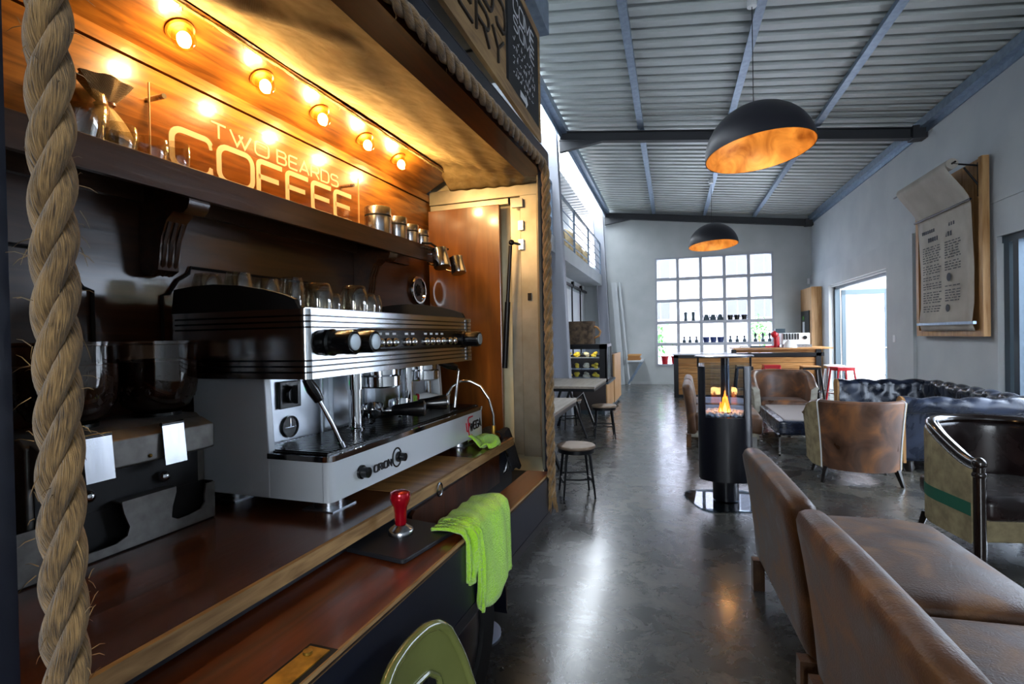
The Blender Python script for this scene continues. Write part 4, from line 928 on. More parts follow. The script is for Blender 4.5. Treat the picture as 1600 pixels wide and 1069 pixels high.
# ---- canisters, jugs, glasses, sack on the shelf ----
def canister(loc, r, h, label):
    t = thing('steel_canister', label, 'canister', loc, group='steel canisters on the van shelf', van=INN)
    obj('body', lathe(B(), [(0, 0), (r*.96, 0), (r, .004), (r, h*.66), (r*.985, h*.665)], n=36), 'steel', t, local=True)
    obj('seal', lathe(B(), [(r*.985, h*.66), (r*.985, h*.72)], n=36), 'rubber', t, local=True)
    obj('lid', lathe(B(), [(r*.985, h*.72), (r, h*.725), (r, h*.97), (r*.96, h), (0, h)], n=36), 'steel', t, local=True); return t
for y, r, h, l in ((1.76, .052, .115, 'largest steel canister on the van shelf, next to the acrylic sign'), (1.90, .042, .105, 'steel canister with black seal, second from the acrylic sign'), (2.01, .036, .095, 'steel canister third from the acrylic sign on the van shelf'), (2.11, .034, .09, 'small steel canister farthest from the acrylic sign')):
    canister((-1.185, y+.04, 1.858), r, h, l)
mat('polished_steel', 'c4c6ca', .12, 1)
def jug(loc, label, s=1.0, ry=-.25):
    t = thing('milk_jug', label, 'jug', loc, group='steel milk jugs hanging at the end of the van shelf', van=INN); MM = Matrix.Rotation(ry, 4, 'Y') @ Matrix.Rotation(-.12, 4, 'X')
    obj('body', lathe(B(), [(0, 0), (.036*s, 0), (.038*s, .004), (.034*s, .07*s), (.036*s, .085*s), (.0345*s, .085*s), (.0325*s, .07*s), (.036*s, .006), (0, .005)], n=28, M=MM), 'polished_steel', t, local=True)
    bm = B(); tube(bm, [MM @ Vector(p) for p in ((-.03, 0, .075), (-.06, 0, .08), (-.065, 0, .04), (-.036, 0, .02))], .004, 6); obj('handle', bm, 'polished_steel', t, local=True)
    return t
jug((-1.055, 2.10, 1.765), 'polished steel milk jug hanging at the shelf end, nearer the canisters'); jug((-1.03, 2.22, 1.75), 'polished steel milk jug hanging last at the shelf end, by the door frame', .92)
bm = B()
for k in range(6): box(bm, -1.118, -1.1, 2.02+k*.028, 2.03+k*.028, 1.845, 1.852)
tube(bm, [(-1.10, 2.0, 1.86), (-1.085, 2.05, 1.866), (-1.09, 2.12, 1.858), (-1.075, 2.2, 1.862)], .005, 6)
obj('hook_rail', bm, 'black_metal', sh)
glassmat('drink_glass', 'f4f2ec', 0, .10)
def tumbler(loc, r, h, label, grp, up=True, kind='drinking_glass', M0=None):
    t = thing(kind, label, 'glass', loc, group=grp, van=INN)
    pr = [(0, .004), (r*.7, .003), (r*.78, .006), (r*.95, h*.4), (r, h*.75), (r*.94, h)] + [(r*.90, h), (r*.96, h*.75), (r*.90, h*.4), (r*.72, .011), (0, .010)]
    if not up: pr = [(a, h-b_) for a, b_ in pr]
    obj('bowl', lathe(B(), pr, n=28, M=M0), 'drink_glass', t, local=True); return t
for y, r, h, l in ((.72, .055, .105, 'nearest the big rope'), (.805, .034, .068, 'second from the big rope'), (.875, .036, .062, 'beside the sign edge'), (.940, .028, .074, 'in front of the C of the sign')):
    tumbler((-1.18, y+.0, 1.858), r, h, 'clear glass tumbler on the van shelf, '+l, 'glass tumblers on the van shelf')
weave('sack_cloth', 'a98d60', 'd6bd8c', 380)
t = thing('hessian_pouch', 'small tied hessian coffee pouch behind the glass tumblers', 'pouch', (-1.25, .822, 1.858), van=INN)
bm = B()
def pouch(u, v):
    a = 2*pi*u; zz = v*.20
    r = .06*sin(pi*min(1, .15+v*.9)*.5+.5) if v < .3 else (.062*(1-((v-.3)/.42)**1.6*.82) if v < .72 else .011+.05*((v-.72)/.28)**.8)
    r *= .86*(1+.10*sin(6*a+v*3)*(.3+v)); return Vector((r*cos(a)*.75, r*sin(a)*1.05, zz*.93))
grid(bm, pouch, 30, 30); bmesh.ops.remove_doubles(bm, verts=bm.verts[:], dist=1e-5); obj('pouch_body', bm, 'sack_cloth', t, local=True)
bm = B(); tube(bm, [(.014*cos(a), .018*sin(a), .134+.004*sin(a)) for a in [i*pi/6 for i in range(12)]], .005, 6, closed=True); obj('tie', bm, 'mahogany', t, local=True)
# ---- dial speaker, plaques ----
t = thing('round_speaker', 'round chrome rimmed dial on the back panel below the shelf end', 'speaker', (-1.298, 2.30, 1.63), van=INN)
MX = Matrix.Translation((-1.3, 2.30, 1.69)) @ Matrix.Rotation(radians(90), 4, 'Y')
obj('rim', lathe(B(), [(.052, .002), (.068, .002), (.070, .012), (.066, .018), (.058, .018), (.054, .008)], n=36, M=MX), 'chrome', t)
mat('cone_grey', '6d7278', .5, .4); obj('cone', lathe(B(), [(0, .003), (.055, .008), (.055, .002), (0, .002)], n=36, M=MX), 'cone_grey', t)
bm = B(); prism(bm, [(2.30+(.030 if k % 2 else .020)*cos(k*pi/9), 1.69+(.030 if k % 2 else .020)*sin(k*pi/9)) for k in range(18)], -1.296, -1.288, 'x'); obj('hub', bm, 'rubber', t, smooth=False)
def plaque(y0, y1, label):
    z = lambda q: q; s = [(y0, 1.40), (y0, 1.574), (y0+.02, 1.580), (y0+.045, 1.617), (y0+.078, 1.638), (y0+.084, 1.656)]
    P = s+[(y1+y0-a, b_) for a, b_ in s[::-1]]; bm = B(); tube(bm, [(-1.294, a, b_) for a, b_ in P], .0042, 6)
    obj('wire_outline', bm, 'rubber', van=INN, label=label, cat='ornament')
plaque(.978, 1.60, 'thin black stepped outline on the back panel behind the espresso machine'); plaque(.25, .813, 'thin black stepped outline on the back panel above the coffee grinder')
# ---- rope ----
ropemat('jute_rope', '271709', '9c7a4c', 800, .3)
path = []; YL, YR, ZT, ZB, rc = .331, 2.115, 2.155, .775, .07
for i in range(80): path.append(Vector((-.578, YL, .55+(ZT-rc-.55)*i/79)))
for i in range(1, 9): a = pi-i*pi/18; path.append(Vector((-.578, YL+rc+rc*cos(a), ZT-rc+rc*sin(a))))
for i in range(90): path.append(Vector((-.578, YL+rc+(YR-YL-2*rc)*i/89, ZT)))
for i in range(1, 9): a = pi/2-i*pi/18; path.append(Vector((-.578, YR-rc+rc*cos(a), ZT-rc+rc*sin(a))))
for i in range(75): path.append(Vector((-.578, YR, ZT-rc-(ZT-rc-ZB)*i/74)))
# resample, twist three strands
res = [path[0]]; acc = 0; step = .006
for p, q in zip(path, path[1:]):
    d = (q-p).length; 
    while acc+d >= step:
        f = (step-acc)/d; p = p+(q-p)*f; res.append(p.copy()); d = (q-p).length; acc = 0
    acc += d
F = frames(res); R1, R2, pitch = .0096, .0098, .155
t = thing('rope_trim', 'thick twisted jute rope framing the serving hatch of the van', 'rope', (-.578, 1.2, .55), van=True)
for s_ in range(3):
    P = []
    for i, (p, (T, a, b_)) in enumerate(zip(res, F)):
        th = 2*pi*(i*step)/pitch+s_*2*pi/3; P.append(p+a*cos(th)*R1+b_*sin(th)*R1)
    bm = B(); tube(bm, P, R2, 12, uv=True); obj('strand', bm, 'jute_rope', t)
bm = B(); rnd = random.Random(4)
for i in range(520):
    k = int(len(res)*rnd.random()**1.8) if rnd.random() < .7 else rnd.randrange(len(res)); k = min(k, len(res)-1); p = res[k]; T, a, b_ = F[k]; th = rnd.uniform(0, 6.28)
    n_ = a*cos(th)+b_*sin(th); q = p+n_*.0195; d = (n_*rnd.uniform(.3, 1)+T*rnd.gauss(0, 1)).normalized()*rnd.uniform(.005, .018)
    tube(bm, [q, q+d*.6, q+d+Vector((0, 0, -.003))], [.0005, .0004, .0002], 3)
for i in range(26):
    a = rnd.uniform(0, 6.28); r_ = rnd.uniform(0, .018); q = Vector((-.578+r_*cos(a), YR+r_*sin(a), ZB+.01)); tube(bm, [q, q+Vector((.004*cos(a), .004*sin(a), -.03)), q+Vector((.012*cos(a), .012*sin(a), -.05-rnd.random()*.02))], [.0035, .003, .001], 5)
obj('loose_fibres', bm, 'jute_rope', t)
# ---- faucet, cloths, hose ----
t = thing('swan_neck_tap', 'slim chrome swan neck tap at the far end of the worktop', 'tap', (-.72, 1.83, 1.07), van=INN)
bm = B(); lathe(bm, [(0, 1.07), (.022, 1.07), (.022, 1.078), (.010, 1.09), (.008, 1.12), (0, 1.12)], (-.72, 1.83, 0), 20); obj('base', bm, 'brass', t)
bm = B(); P = [(-.72, 1.83, 1.10), (-.72, 1.83, 1.16), (-.735, 1.825, 1.22), (-.765, 1.815, 1.268), (-.80, 1.80, 1.288), (-.835, 1.79, 1.288), (-.862, 1.78, 1.27), (-.877, 1.775, 1.245), (-.882, 1.773, 1.225)]; tube(bm, P, .0055, 10); obj('spout', bm, 'chrome', t)
bm = B(); cyl(bm, P[-2], (-.884, 1.772, 1.21), .008); obj('nozzle', bm, 'chrome', t)
mat('terry_green', '9ddc18', .95, col2='b8ee38', nscale=160, bump=.9, sheen=.5, lo=.3, hi=.7); mat('black_cloth', '1a1a20', .95, bump=.6, nscale=80)
bm = B()   # towel over the ledge edge
rnd = random.Random(9)
def towel(y0, y1, prof, wav=.006, sh=0, taper=0):
    def fn(u, v):
        L = v*(len(prof)-1); i = min(int(L), len(prof)-2); f = L-i; x = prof[i][0]*(1-f)+prof[i+1][0]*f; z = prof[i][1]*(1-f)+prof[i+1][1]*f
        y = y0+(y1-y0)*u+sh*v+taper*(u-.5)*v; w = wav*(sin(u*9+v*3)+.6*sin(u*17-v*5))*min(1, v*1.6)
        return Vector((x+w, y, z+.003*sin(u*23+v*11)-(.018*sin(u*pi*1.5) if v > .98 else 0)))
    return fn
prof = [(-.70, .925), (-.67, .932), (-.64, .935), (-.61, .933), (-.588, .920), (-.580, .89), (-.578, .84), (-.576, .78), (-.574, .72), (-.572, .69)]
grid(bm, towel(1.335, 1.60, prof), 26, 46); grid(bm, towel(1.27, 1.345, [(-.69, .928), (-.64, .934), (-.60, .930), (-.584, .905), (-.582, .84), (-.583, .80)], .008), 10, 26)
grid(bm, towel(1.325, 1.36, [(-.66, .934), (-.61, .936), (-.578, .91), (-.572, .84), (-.572, .75), (-.575, .71)], .004), 6, 26)
o = obj('green_towel', bm, 'terry_green', van=True, label='bright green terry towel draped over the edge of the hatch ledge', cat='towel'); thick(o, .009)
bm = B()
def cl(u, v): return Vector((-.80+.14*u+.02*sin(v*5), 1.66+.15*v-.03*u, 1.078+.035*abs(sin(u*4.2+v*2))*(1-v*.5)*(u*(1-u)*4)**.4+.012*sin(v*9+u*5)*(v*(1-v)*4)))
grid(bm, cl, 20, 20); o = obj('green_cloth', bm, 'terry_green', van=INN, label='crumpled bright green cloth on the worktop beside the espresso machine foot', cat='cloth'); thick(o, .007)
bm = B(); grid(bm, lambda u, v: Vector((-.82+.17*u, 1.83+.10*v+.01*sin(u*9), 1.078+.018*abs(sin(u*7+v*3))-(max(0, v-.45)*.0)-(.14*max(0, u-.72)/.28)*1.0)), 22, 12)
o = obj('black_cloth', bm, 'black_cloth', van=INN, label='dark cloth hanging off the far corner of the worktop by the tap', cat='cloth'); thick(o, .006)
V('hose', tube(B(), [(-.68, 1.83, 1.03), (-.672, 1.85, .99), (-.68, 1.84, .95), (-.71, 1.81, .92)], .007, 8), 'steel', ki=1)
# ---- tamper + mat ----
t = thing('tamping_mat', 'black rubber tamping mat overhanging the hatch ledge', 'mat', (-.77, 1.23, .907), van=True)
MM = Matrix.Translation((-.755, 1.225, 0)) @ Matrix.Rotation(radians(-8), 4, 'Z')
bm = B(); prism(bm, rrect(-.105, .105, -.12, .12, .012), .9085, .921, 'z', M=MM); obj('mat_base', bm, 'rubber_mat' if 'rubber_mat' in MAT else mat('rubber_mat', '17181d', .55), t, bevel=.003)
t = thing('coffee_tamper', 'coffee tamper with glossy red handle and steel base standing on the black mat', 'tamper', (-.765, 1.24, .9215), van=True)
obj('base', lathe(B(), [(0, 0), (.034, 0), (.0345, .010), (.031, .015), (.018, .023), (.014, .026), (0, .026)], n=36), 'steel', t, local=True)
mat('red_anodised', 'c00a22', .12, .55, coat=.6)
obj('handle', lathe(B(), [(0, .026), (.015, .026), (.016, .034), (.0165, .056), (.019, .074), (.026, .088), (.0285, .100), (.026, .112), (.016, .117), (0, .1175)], n=36), 'red_anodised', t, local=True)

# round foot of a jack stand standing on the floor under the van side
t = thing('jack_stand', 'grey blue round jack stand foot on the floor under the van', 'stand', (-.90, 2.1, .132), van=True)
obj('foot', lathe(B(), [(0, .133), (.12, .133), (.12, .142), (.10, .155), (0, .158)], (-.95, 2.13, 0), 36), 'hub_grey', t)
obj('post', cyl(B(), (-1.0, 2.13, .15), (-1.0, 2.13, .45), .02), 'black_satin', t)
# ================= espresso machine =================
mat('housing_chrome', 'dcdee2', .16, 1); mat('enamel_white', 'd3d8de', .16, coat=.6); mat('black_plastic', '0a0a0c', .25, coat=.2); mat('dial_grey', 'a9b4ba', .4, .3); mat('splash_steel', 'c2c8d0', .28, 1)
mat('logo_red', 'c8102e', .4); mat('logo_black', '101014', .4); mat('lamp_green', '10b060', emit='10c060', estr=1.0)
em = thing('espresso_machine', 'large two group espresso machine, white body and ribbed chrome upper housing, on the worktop', 'espresso machine', (-.96, 1.37, 1.07), van=INN)
E = lambda n, bm, m, **k: obj(n, bm, m, k.pop('parent', em), **k)
X0, X1, Y0, Y1, Z0, Z1 = -1.19, -.785, .914, 1.797, 1.367, 1.52
bm = B(); fr = [0, .097, .18, .262, .738, .82, .903, 1]
hgt = Z1-Z0
for i in range(7):
    a, b_ = Z0+hgt*fr[i]+(.002 if i else 0), Z0+hgt*fr[i+1]-(.002 if i < 6 else 0)
    prism(bm, rrect(X0, X1, Y0, Y1, .018, 5), a, b_, 'z')
E('upper_housing', bm, 'housing_chrome', angle=30)
E('housing_core', prism(B(), rrect(X0+.004, X1-.004, Y0+.004, Y1-.004, .016, 4), Z0+.003, Z1-.003), 'black_plastic')
# front control band
zb0, zb1 = Z0+hgt*.33, Z0+hgt*.70
bm = B(); P = [(Y0+.015+(zb1-zb0)/2-(zb1-zb0)/2*sin(a), (zb0+zb1)/2+(zb1-zb0)/2*cos(a)) for a in [i*pi/12 for i in range(13)]]
prism(bm, P+[(Y1-.09, zb0), (Y1-.09, zb1)], X1-.004, X1+.006, 'x'); band = E('control_band', bm, 'black_plastic', angle=30)
bm = B(); box(bm, X1, X1+.02, 1.10, 1.66, zb0+.004, zb1+.004)
E('keypad', bm, 'black_plastic', parent=band, smooth=False, bevel=.005)
zc = (zb0+zb1)/2
for i, y in enumerate([1.125+.034*k for k in range(4)]+[1.29, 1.325]+[1.40+.036*k for k in range(4)]+[1.56, 1.595]):
    b_ = E('key', sphere(B(), (X1+.022, y, zc-.004), .0125, 14, 10, 1), 'chrome', parent=band)
bm = B()
for y in [1.125+.034*k for k in range(4)]+[1.29, 1.325]+[1.40+.036*k for k in range(4)]: box(bm, X1+.0195, X1+.021, y-.008, y+.008, zc+.016, zc+.022)
E('key_symbols', bm, 'white_plastic', parent=band, smooth=False)
for y in (.985, 1.065, 1.70):
    k = B(); MM = Matrix.Translation((X1, y, zc)) @ Matrix.Rotation(radians(90), 4, 'Y')
    lathe(k, [(0, 0), (.030, 0), (.031, .012), (.026, .016), (.027, .062), (.0245, .070), (.021, .071)], n=36, M=MM)
    kk = E('steam_knob', k, 'black_plastic')
    E('knob_badge', lathe(B(), [(.0185, .070), (.0185, .0725), (.015, .0735), (0, .0725)], n=30, M=MM), 'dial_grey', parent=kk)
bm = B(); box(bm, X1+.001, X1+.003, Y1-.06, Y1-.05, Z0+.005, Z1-.005); E('end_joint', bm, 'black_plastic', smooth=False)
# cup tray, arched side rails
E('cup_tray', bxo(X0+.02, X1-.02, Y0+.02, Y1-.02, Z1, Z1+.004), 'steel', smooth=False)
arcp = [(-1.185, 1.52), (-1.175, 1.578), (-1.12, 1.583), (-1.05, 1.585), (-.97, 1.578), (-.90, 1.566), (-.85, 1.553), (-.82, 1.542), (-.808, 1.52)]
for y in (Y0+.004, Y1-.016): bm = B(); prism(bm, arcp, y, y+.012, 'y'); E('cup_rail_side', bm, 'rubber', angle=30)
E('back_rail', bxo(-1.185, -1.175, Y0+.01, Y1-.01, 1.52, 1.56), 'rubber', smooth=False)
# lower body
XB = -1.13; XF = -.742
E('side_cheek', prism(B(), [(XB, 1.10), (-.905, 1.10), (-.905, 1.20), (-.915, 1.367), (XB, 1.367)], .925, .945, 'y'), 'enamel_white', smooth=False, bevel=.003)
E('side_cheek', prism(B(), [(XB, 1.10), (-.905, 1.10), (-.905, 1.20), (-.915, 1.367), (XB, 1.367)], 1.765, 1.785, 'y'), 'enamel_white', smooth=False, bevel=.003)
E('base_body', prism(B(), [(XB, .926), (-.76, .926)]+arc((-.762, .946), .02, -pi/2, 0, 5)+arc((-.762, 1.764), .02, 0, pi/2, 5)+[(XB, 1.784)], 1.10, 1.187), 'enamel_white')
E('tray_rim', prism(B(), [(-.91, .924), (-.76, .924)]+arc((-.760, .944), .02, -pi/2, 0, 5)+arc((-.760, 1.766), .02, 0, pi/2, 5)+[(-.91, 1.786)], 1.188, 1.200), 'chrome')
bm = B(); box(bm, -.955, -.757, .937, 1.774, 1.2005, 1.203)
for k in range(60): y = .945+k*.0139; box(bm, -.95, -.762, y, y+.006, 1.203, 1.2055)
E('drip_grate', bm, 'black_plastic', smooth=False)
E('back_splash', bxo(-.975, -.96, .945, 1.765, 1.2, 1.367), 'splash_steel', smooth=False)
bm = B()
for y in (1.17, 1.36, 1.56): box(bm, -.962, -.955, y, y+.003, 1.2, 1.367)
for y, w in ((1.20, .10), (1.40, .10)): box(bm, -.965, -.945, y, y+w, 1.21, 1.35)
E('splash_panel', bm, 'splash_steel', smooth=False, bevel=.003)
bm = B(); box(bm, -.959, -.95, 1.01, 1.082, 1.285, 1.352); sw = E('power_switch', bm, 'black_plastic', smooth=False, bevel=.003)
MM = Matrix.Translation((-.95, 1.046, 1.318)) @ Matrix.Rotation(radians(90), 4, 'Y'); bm = lathe(B(), [(0, 0), (.022, 0), (.020, .012), (0, .013)], n=24, M=MM); box(bm, -.939, -.925, 1.042, 1.050, 1.296, 1.342); E('switch_knob', bm, 'black_plastic', parent=sw)
MM = Matrix.Translation((-.959, 1.048, 1.238)) @ Matrix.Rotation(radians(90), 4, 'Y'); g = E('pressure_gauge', lathe(B(), [(0, 0), (.026, 0), (.027, .006), (.024, .006), (.023, .003), (0, .003)], n=30, M=MM), 'black_plastic')
bm = B(); box(bm, -.955, -.954, 1.047, 1.049, 1.238, 1.258); box(bm, -.955, -.954, 1.03, 1.066, 1.236, 1.2375); E('gauge_needle', bm, 'chrome', parent=g, smooth=False)
E('indicator_lamp', sphere(B(), (-.957, 1.118, 1.327), .008, 12, 8), 'lamp_green')
# groups, columns
for yg in (1.305, 1.545):
    bm = B(); lathe(bm, [(0, 1.367), (.050, 1.367), (.050, 1.35), (.056, 1.345), (.056, 1.318), (.047, 1.313), (0, 1.313)], (-.860, yg, 0), 36); gr = E('group_head', bm, 'chrome')
for yc in (1.215, 1.492):
    bm = B(); cyl(bm, (-.885, yc, 1.203), (-.885, yc, 1.315), .0185, n=24); cyl(bm, (-.885, yc, 1.315), (-.885, yc, 1.367), .022, n=24); lathe(bm, [(.0185, 1.203), (.024, 1.203), (.024, 1.209), (.0185, 1.212)], (-.885, yc, 0), 24); E('water_column', bm, 'chrome')
bm = B(); cyl(bm, (-.90, 1.655, 1.203), (-.90, 1.655, 1.367), .012); E('water_column', bm, 'chrome')
def wand(P, name):
    w = E(name, tube(B(), P[1:], .0048, 12), 'chrome'); E('wand_joint', tube(B(), [P[0], (Vector(P[0])+Vector(P[1]))/2, P[1]], [.010, .014, .011], 12), 'black_plastic', parent=w); d = (Vector(P[-1])-Vector(P[-2])).normalized()
    E('wand_tip', cyl(B(), Vector(P[-1])-d*.012, Vector(P[-1])+d*.003, .0068), 'steel', parent=w)
wand([(-.80, .928, 1.367), (-.79, .955, 1.318), (-.775, .978, 1.262), (-.765, 1.0, 1.208)], 'steam_wand')
wand([(-.82, 1.60, 1.367), (-.79, 1.66, 1.348), (-.785, 1.672, 1.335), (-.795, 1.655, 1.212)], 'steam_wand')
# badges
MB_ = lambda y, z, x=XF+.0008: Matrix(((0, 0, 1, x), (1, 0, 0, y), (0, 1, 0, z), (0, 0, 0, 1)))
bm = B(); lettering(bm, 'ORION', .075, .016, MB_(1.086, 1.128), .0035, .003, gap=.3); E('model_badge', bm, 'logo_black', smooth=False)
bm = B(); lettering(bm, 'WEGA', .098, .026, MB_(1.658, 1.130), .0052, .0015, gap=.2); E('maker_badge', bm, 'logo_black', smooth=False)
bm = B(); strokes(bm, [[(.045, .050), (.012, .050), (.004, .044), (.010, -.010), (.018, -.014), (.036, -.014)], [(-.012, .034), (-.006, .006), (.004, .002), (.016, .030)]], .0045, .0015, MB_(1.640, 1.126)); E('maker_emblem', bm, 'logo_red', smooth=False)
for y, r_ in ((1.035, .013), (1.197, .011)):
    MM = Matrix.Translation((XF, y, 1.142)) @ Matrix.Rotation(radians(90), 4, 'Y'); E('adjuster_knob', lathe(B(), [(0, 0), (r_*1.25, 0), (r_*1.25, .005), (r_, .007), (r_*.95, .022), (0, .023)], n=20, M=MM), 'black_plastic')
bm = B(); tube(bm, [(XF+.001, 1.190+.021*cos(a), 1.142+.024*sin(a)) for a in [i*pi/12 for i in range(24)]], .0022, 6, closed=True); E('knob_ring', bm, 'black_plastic')
for x, y in ((-.80, .995), (-.80, 1.69), (-1.08, .995), (-1.08, 1.69)):
    f = B(); lathe(f, [(0, 1.0715), (.033, 1.0715), (.033, 1.098), (.035, 1.10), (0, 1.10)], (x, y, 0), 28); ft = E('machine_foot', f, 'steel'); E('foot_plate', bxo(x-.042, x+.042, y-.042, y+.042, 1.0702, 1.0725), 'splash_steel', parent=ft, smooth=False)
# ---- portafilters resting on the tray ----
def portafilter(hx, hy, ex, ey, z0, label, tilt=0):
    z0 += .004
    t = thing('portafilter', label, 'portafilter', (hx, hy, 1.206), group='portafilters on the drip tray', van=INN)
    d = Vector((ex-hx, ey-hy, 0)).normalized()
    MM = Matrix.Translation((hx, hy, z0)) @ Matrix.Rotation(tilt, 4, d)
    obj('basket', lathe(B(), [(.012, -.020), (.022, -.016), (.031, -.010), (.033, .002), (.033, .016), (.030, .016), (.029, 0), (.024, -.010), (0, -.012)], n=30, M=MM), 'chrome', t)
    h0 = Vector((hx, hy, z0))+d*.032; e = Vector((ex, ey, z0+.004)); L_ = e-h0
    obj('neck', tube(B(), [h0, h0+L_*.22], [.009, .008], 14), 'chrome', t)
    obj('handle', tube(B(), [h0+L_*.2, h0+L_*.24, h0+L_*.5, h0+L_*.8, h0+L_*.98, e], [.011, .015, .0175, .0225, .0235, .019], 18), 'black_plastic', t)
    obj('end_cap', tube(B(), [e-L_*.01, e+L_*.02], [.019, .016], 18), 'steel', t)
    bm = B(); c = Vector((hx, hy, z0-.016)); s = d.cross(Vector((0, 0, 1)))
    tube(bm, [c, c+s*.012-Vector((0, 0, .008)), c+s*.018-Vector((0, 0, .016))], .006, 8); tube(bm, [c, c-s*.012-Vector((0, 0, .008)), c-s*.018-Vector((0, 0, .016))], .006, 8); obj('spout', bm, 'chrome', t)
portafilter(-.872, 1.275, -.735, 1.335, 1.243, 'black handled portafilter on the drip tray, nearer the steam wand', .25)
portafilter(-.862, 1.405, -.738, 1.480, 1.243, 'black handled portafilter on the drip tray, nearer the maker badge', -.3)
t = thing('cleaner_bottle', 'small white bottle with a red cap lying behind the portafilters', 'bottle', (-.875, 1.60, 1.206), van=INN)
bm = B(); tube(bm, [(-.90, 1.585, 1.245), (-.885, 1.60, 1.241), (-.86, 1.64, 1.232), (-.85, 1.655, 1.23)], [.018, .025, .024, .018], 18); obj('bottle_body', bm, 'white_plastic', t); bm = B(); tube(bm, [(-.905, 1.58, 1.247), (-.892, 1.593, 1.243)], .017, 16); obj('cap', bm, 'red_paint', t)
obj('scouring_sponge', bxo(-.935, -.885, 1.53, 1.56, 1.206, 1.262), 'terry_green', van=INN, label='green and blue sponge standing behind the second chrome column', cat='sponge', smooth=False, bevel=.008)
bm = bxo(-.91, -.86, 1.70, 1.75, 1.206, 1.24); obj('paper_box', bm, 'white_plastic', van=INN, label='small white box at the far end of the drip tray', cat='box', smooth=False, bevel=.003)
# ---- glasses on top ----
zt_ = 1.5245
for (x, y, r, h, l) in ((-.868, 1.055, .036, .068, 'large clear glass upside down at the front corner of the machine top'), (-.852, 1.085, .024, .044, 'small clear glass nested just behind the large front glass'),
                        (-.87, 1.20, .038, .074, 'large clear glass upside down over the keypad'), (-.845, 1.225, .026, .052, 'small clear glass beside the large glass over the keypad'), (-.905, 1.345, .024, .060, 'slim clear glass standing alone towards the far end of the machine top'),
                        (-.95, 1.165, .033, .066, 'clear glass standing behind the two large glasses')):
    tumbler((x, y, zt_), r, h, l, 'upside down glasses on the machine top', up=False)
for i in range(6):
    x, y = -1.145+(.05 if i % 2 else 0), .985+i*.047; nm = ('first', 'second', 'third', 'fourth', 'fifth', 'sixth')[i]
    t = thing('glass_cup', nm+' handled glass cup behind the black rail, counted from the near rope', 'cup', (x, y, zt_), group='handled glass cups on the machine top', van=INN)
    obj('bowl', lathe(B(), [(.030, 0), (.034, .004), (.035, .07), (.028, .096+.006*(i % 3)), (0, .098+.006*(i % 3)), (0, .094), (.025, .092), (.032, .07), (.031, .004), (.028, 0)], n=24), 'drink_glass', t, local=True)
    bm = B(); tube(bm, [(.0, .032, .02), (.0, .055, .025), (.0, .058, .05), (.0, .034, .06)], .004, 6); obj('handle', bm, 'drink_glass', t, local=True)
for i, (x, y) in enumerate(((-1.08, 1.36), (-1.02, 1.42))): tumbler((x, y, zt_), .035, .035, ('shallow glass saucer bowl behind the slim glass', 'shallow glass bowl nearest the far rail')[i], 'shallow glass bowls on the machine top', up=False, kind='glass_bowl')
# ================= twin coffee grinder =================
mat('grinder_grey', '716e6a', .38, .5, col2='605d59', nscale=30); mat('bean', '2a140a', .5, col2='1a0b05', nscale=40); glassmat('hopper_tint', 'd0b8a4', 0, .10); mat('dark_cavity', '050507', .6)
cg = thing('coffee_grinder', 'grey twin coffee grinder with two bean filled clear hoppers, beside the near rope', 'coffee grinder', (-1.1, .74, 1.07), van=INN)
G = lambda n, bm, m, **k: obj(n, bm, m, k.pop('parent', cg), **k)
gx0, gx1, gy0, gy1 = -1.2, -1.03, .54, .868
G('housing', prism(B(), [(gx0, 1.10), (gx0, 1.28), (gx0+.02, 1.297), (gx1-.02, 1.297), (gx1, 1.282), (gx1, 1.10)], gy0, gy1, 'y'), 'grinder_grey', bevel=.004)
G('front_recess', bxo(gx1, gx1+.003, gy0+.01, gy1-.02, 1.115, 1.225), 'dark_cavity', smooth=False)
bm = B(); prism(bm, [(gx1, 1.29), (gx1+.035, 1.275), (gx1+.035, 1.225), (gx1, 1.215)], gy0+.005, gy1-.005, 'y'); G('dosing_hood', bm, 'grinder_grey', smooth=False, bevel=.003)
for a, b_ in ((.60, .648), (.742, .788)):
    f = G('dosing_flap', prism(B(), [(gx1+.037, 1.290), (gx1+.040, 1.290), (gx1+.048, 1.212), (gx1+.045, 1.212)], a, b_, 'y'), 'steel', smooth=False); G('flap_hinge', cyl(B(), (gx1+.037, a, 1.291), (gx1+.037, b_, 1.291), .004), 'black_plastic', parent=f)
for y in (.625, .765): G('dose_button', sphere(B(), (gx1+.01, y, 1.182), .012, 14, 10), 'chrome')
G('hood_screw', sphere(B(), (gx1+.036, .72, 1.235), .004, 8, 6), 'brass')
# knock-out tray front with two cut-outs
fx = -1.0; yA, yB = .48, .862
bm = B(); P = [(yA, 1.073), (yB, 1.073), (yB, 1.148), (.842, 1.148), (.838, 1.128), (.838, 1.11), (.828, 1.098), (.80, 1.094), (.775, 1.094), (.762, 1.102), (.765, 1.125), (.773, 1.15), (.773, 1.158), (.667, 1.158), (.67, 1.14), (.68, 1.112), (.675, 1.096), (.655, 1.088), (.60, 1.088), (.58, 1.10), (.585, 1.13), (.58, 1.158), (yA, 1.158)]
prism(bm, P, fx, fx+.004, 'x'); tf = G('tray_front', bm, 'grinder_grey', smooth=False)
bm = B(); box(bm, fx-.03, fx+.004, .667, .773, 1.158, 1.161); G('tray_lip', bm, 'grinder_grey', parent=tf, smooth=False)
bm = B(); box(bm, gx1+.001, fx, yB-.004, yB, 1.073, 1.15); box(bm, gx1+.001, fx, yA, yA+.004, 1.073, 1.155); box(bm, gx1+.001, fx, yA, yB, 1.0705, 1.074); box(bm, gx1-.001, gx1+.004, yA, yB, 1.074, 1.15); G('tray_box', bm, 'dark_cavity', smooth=False)
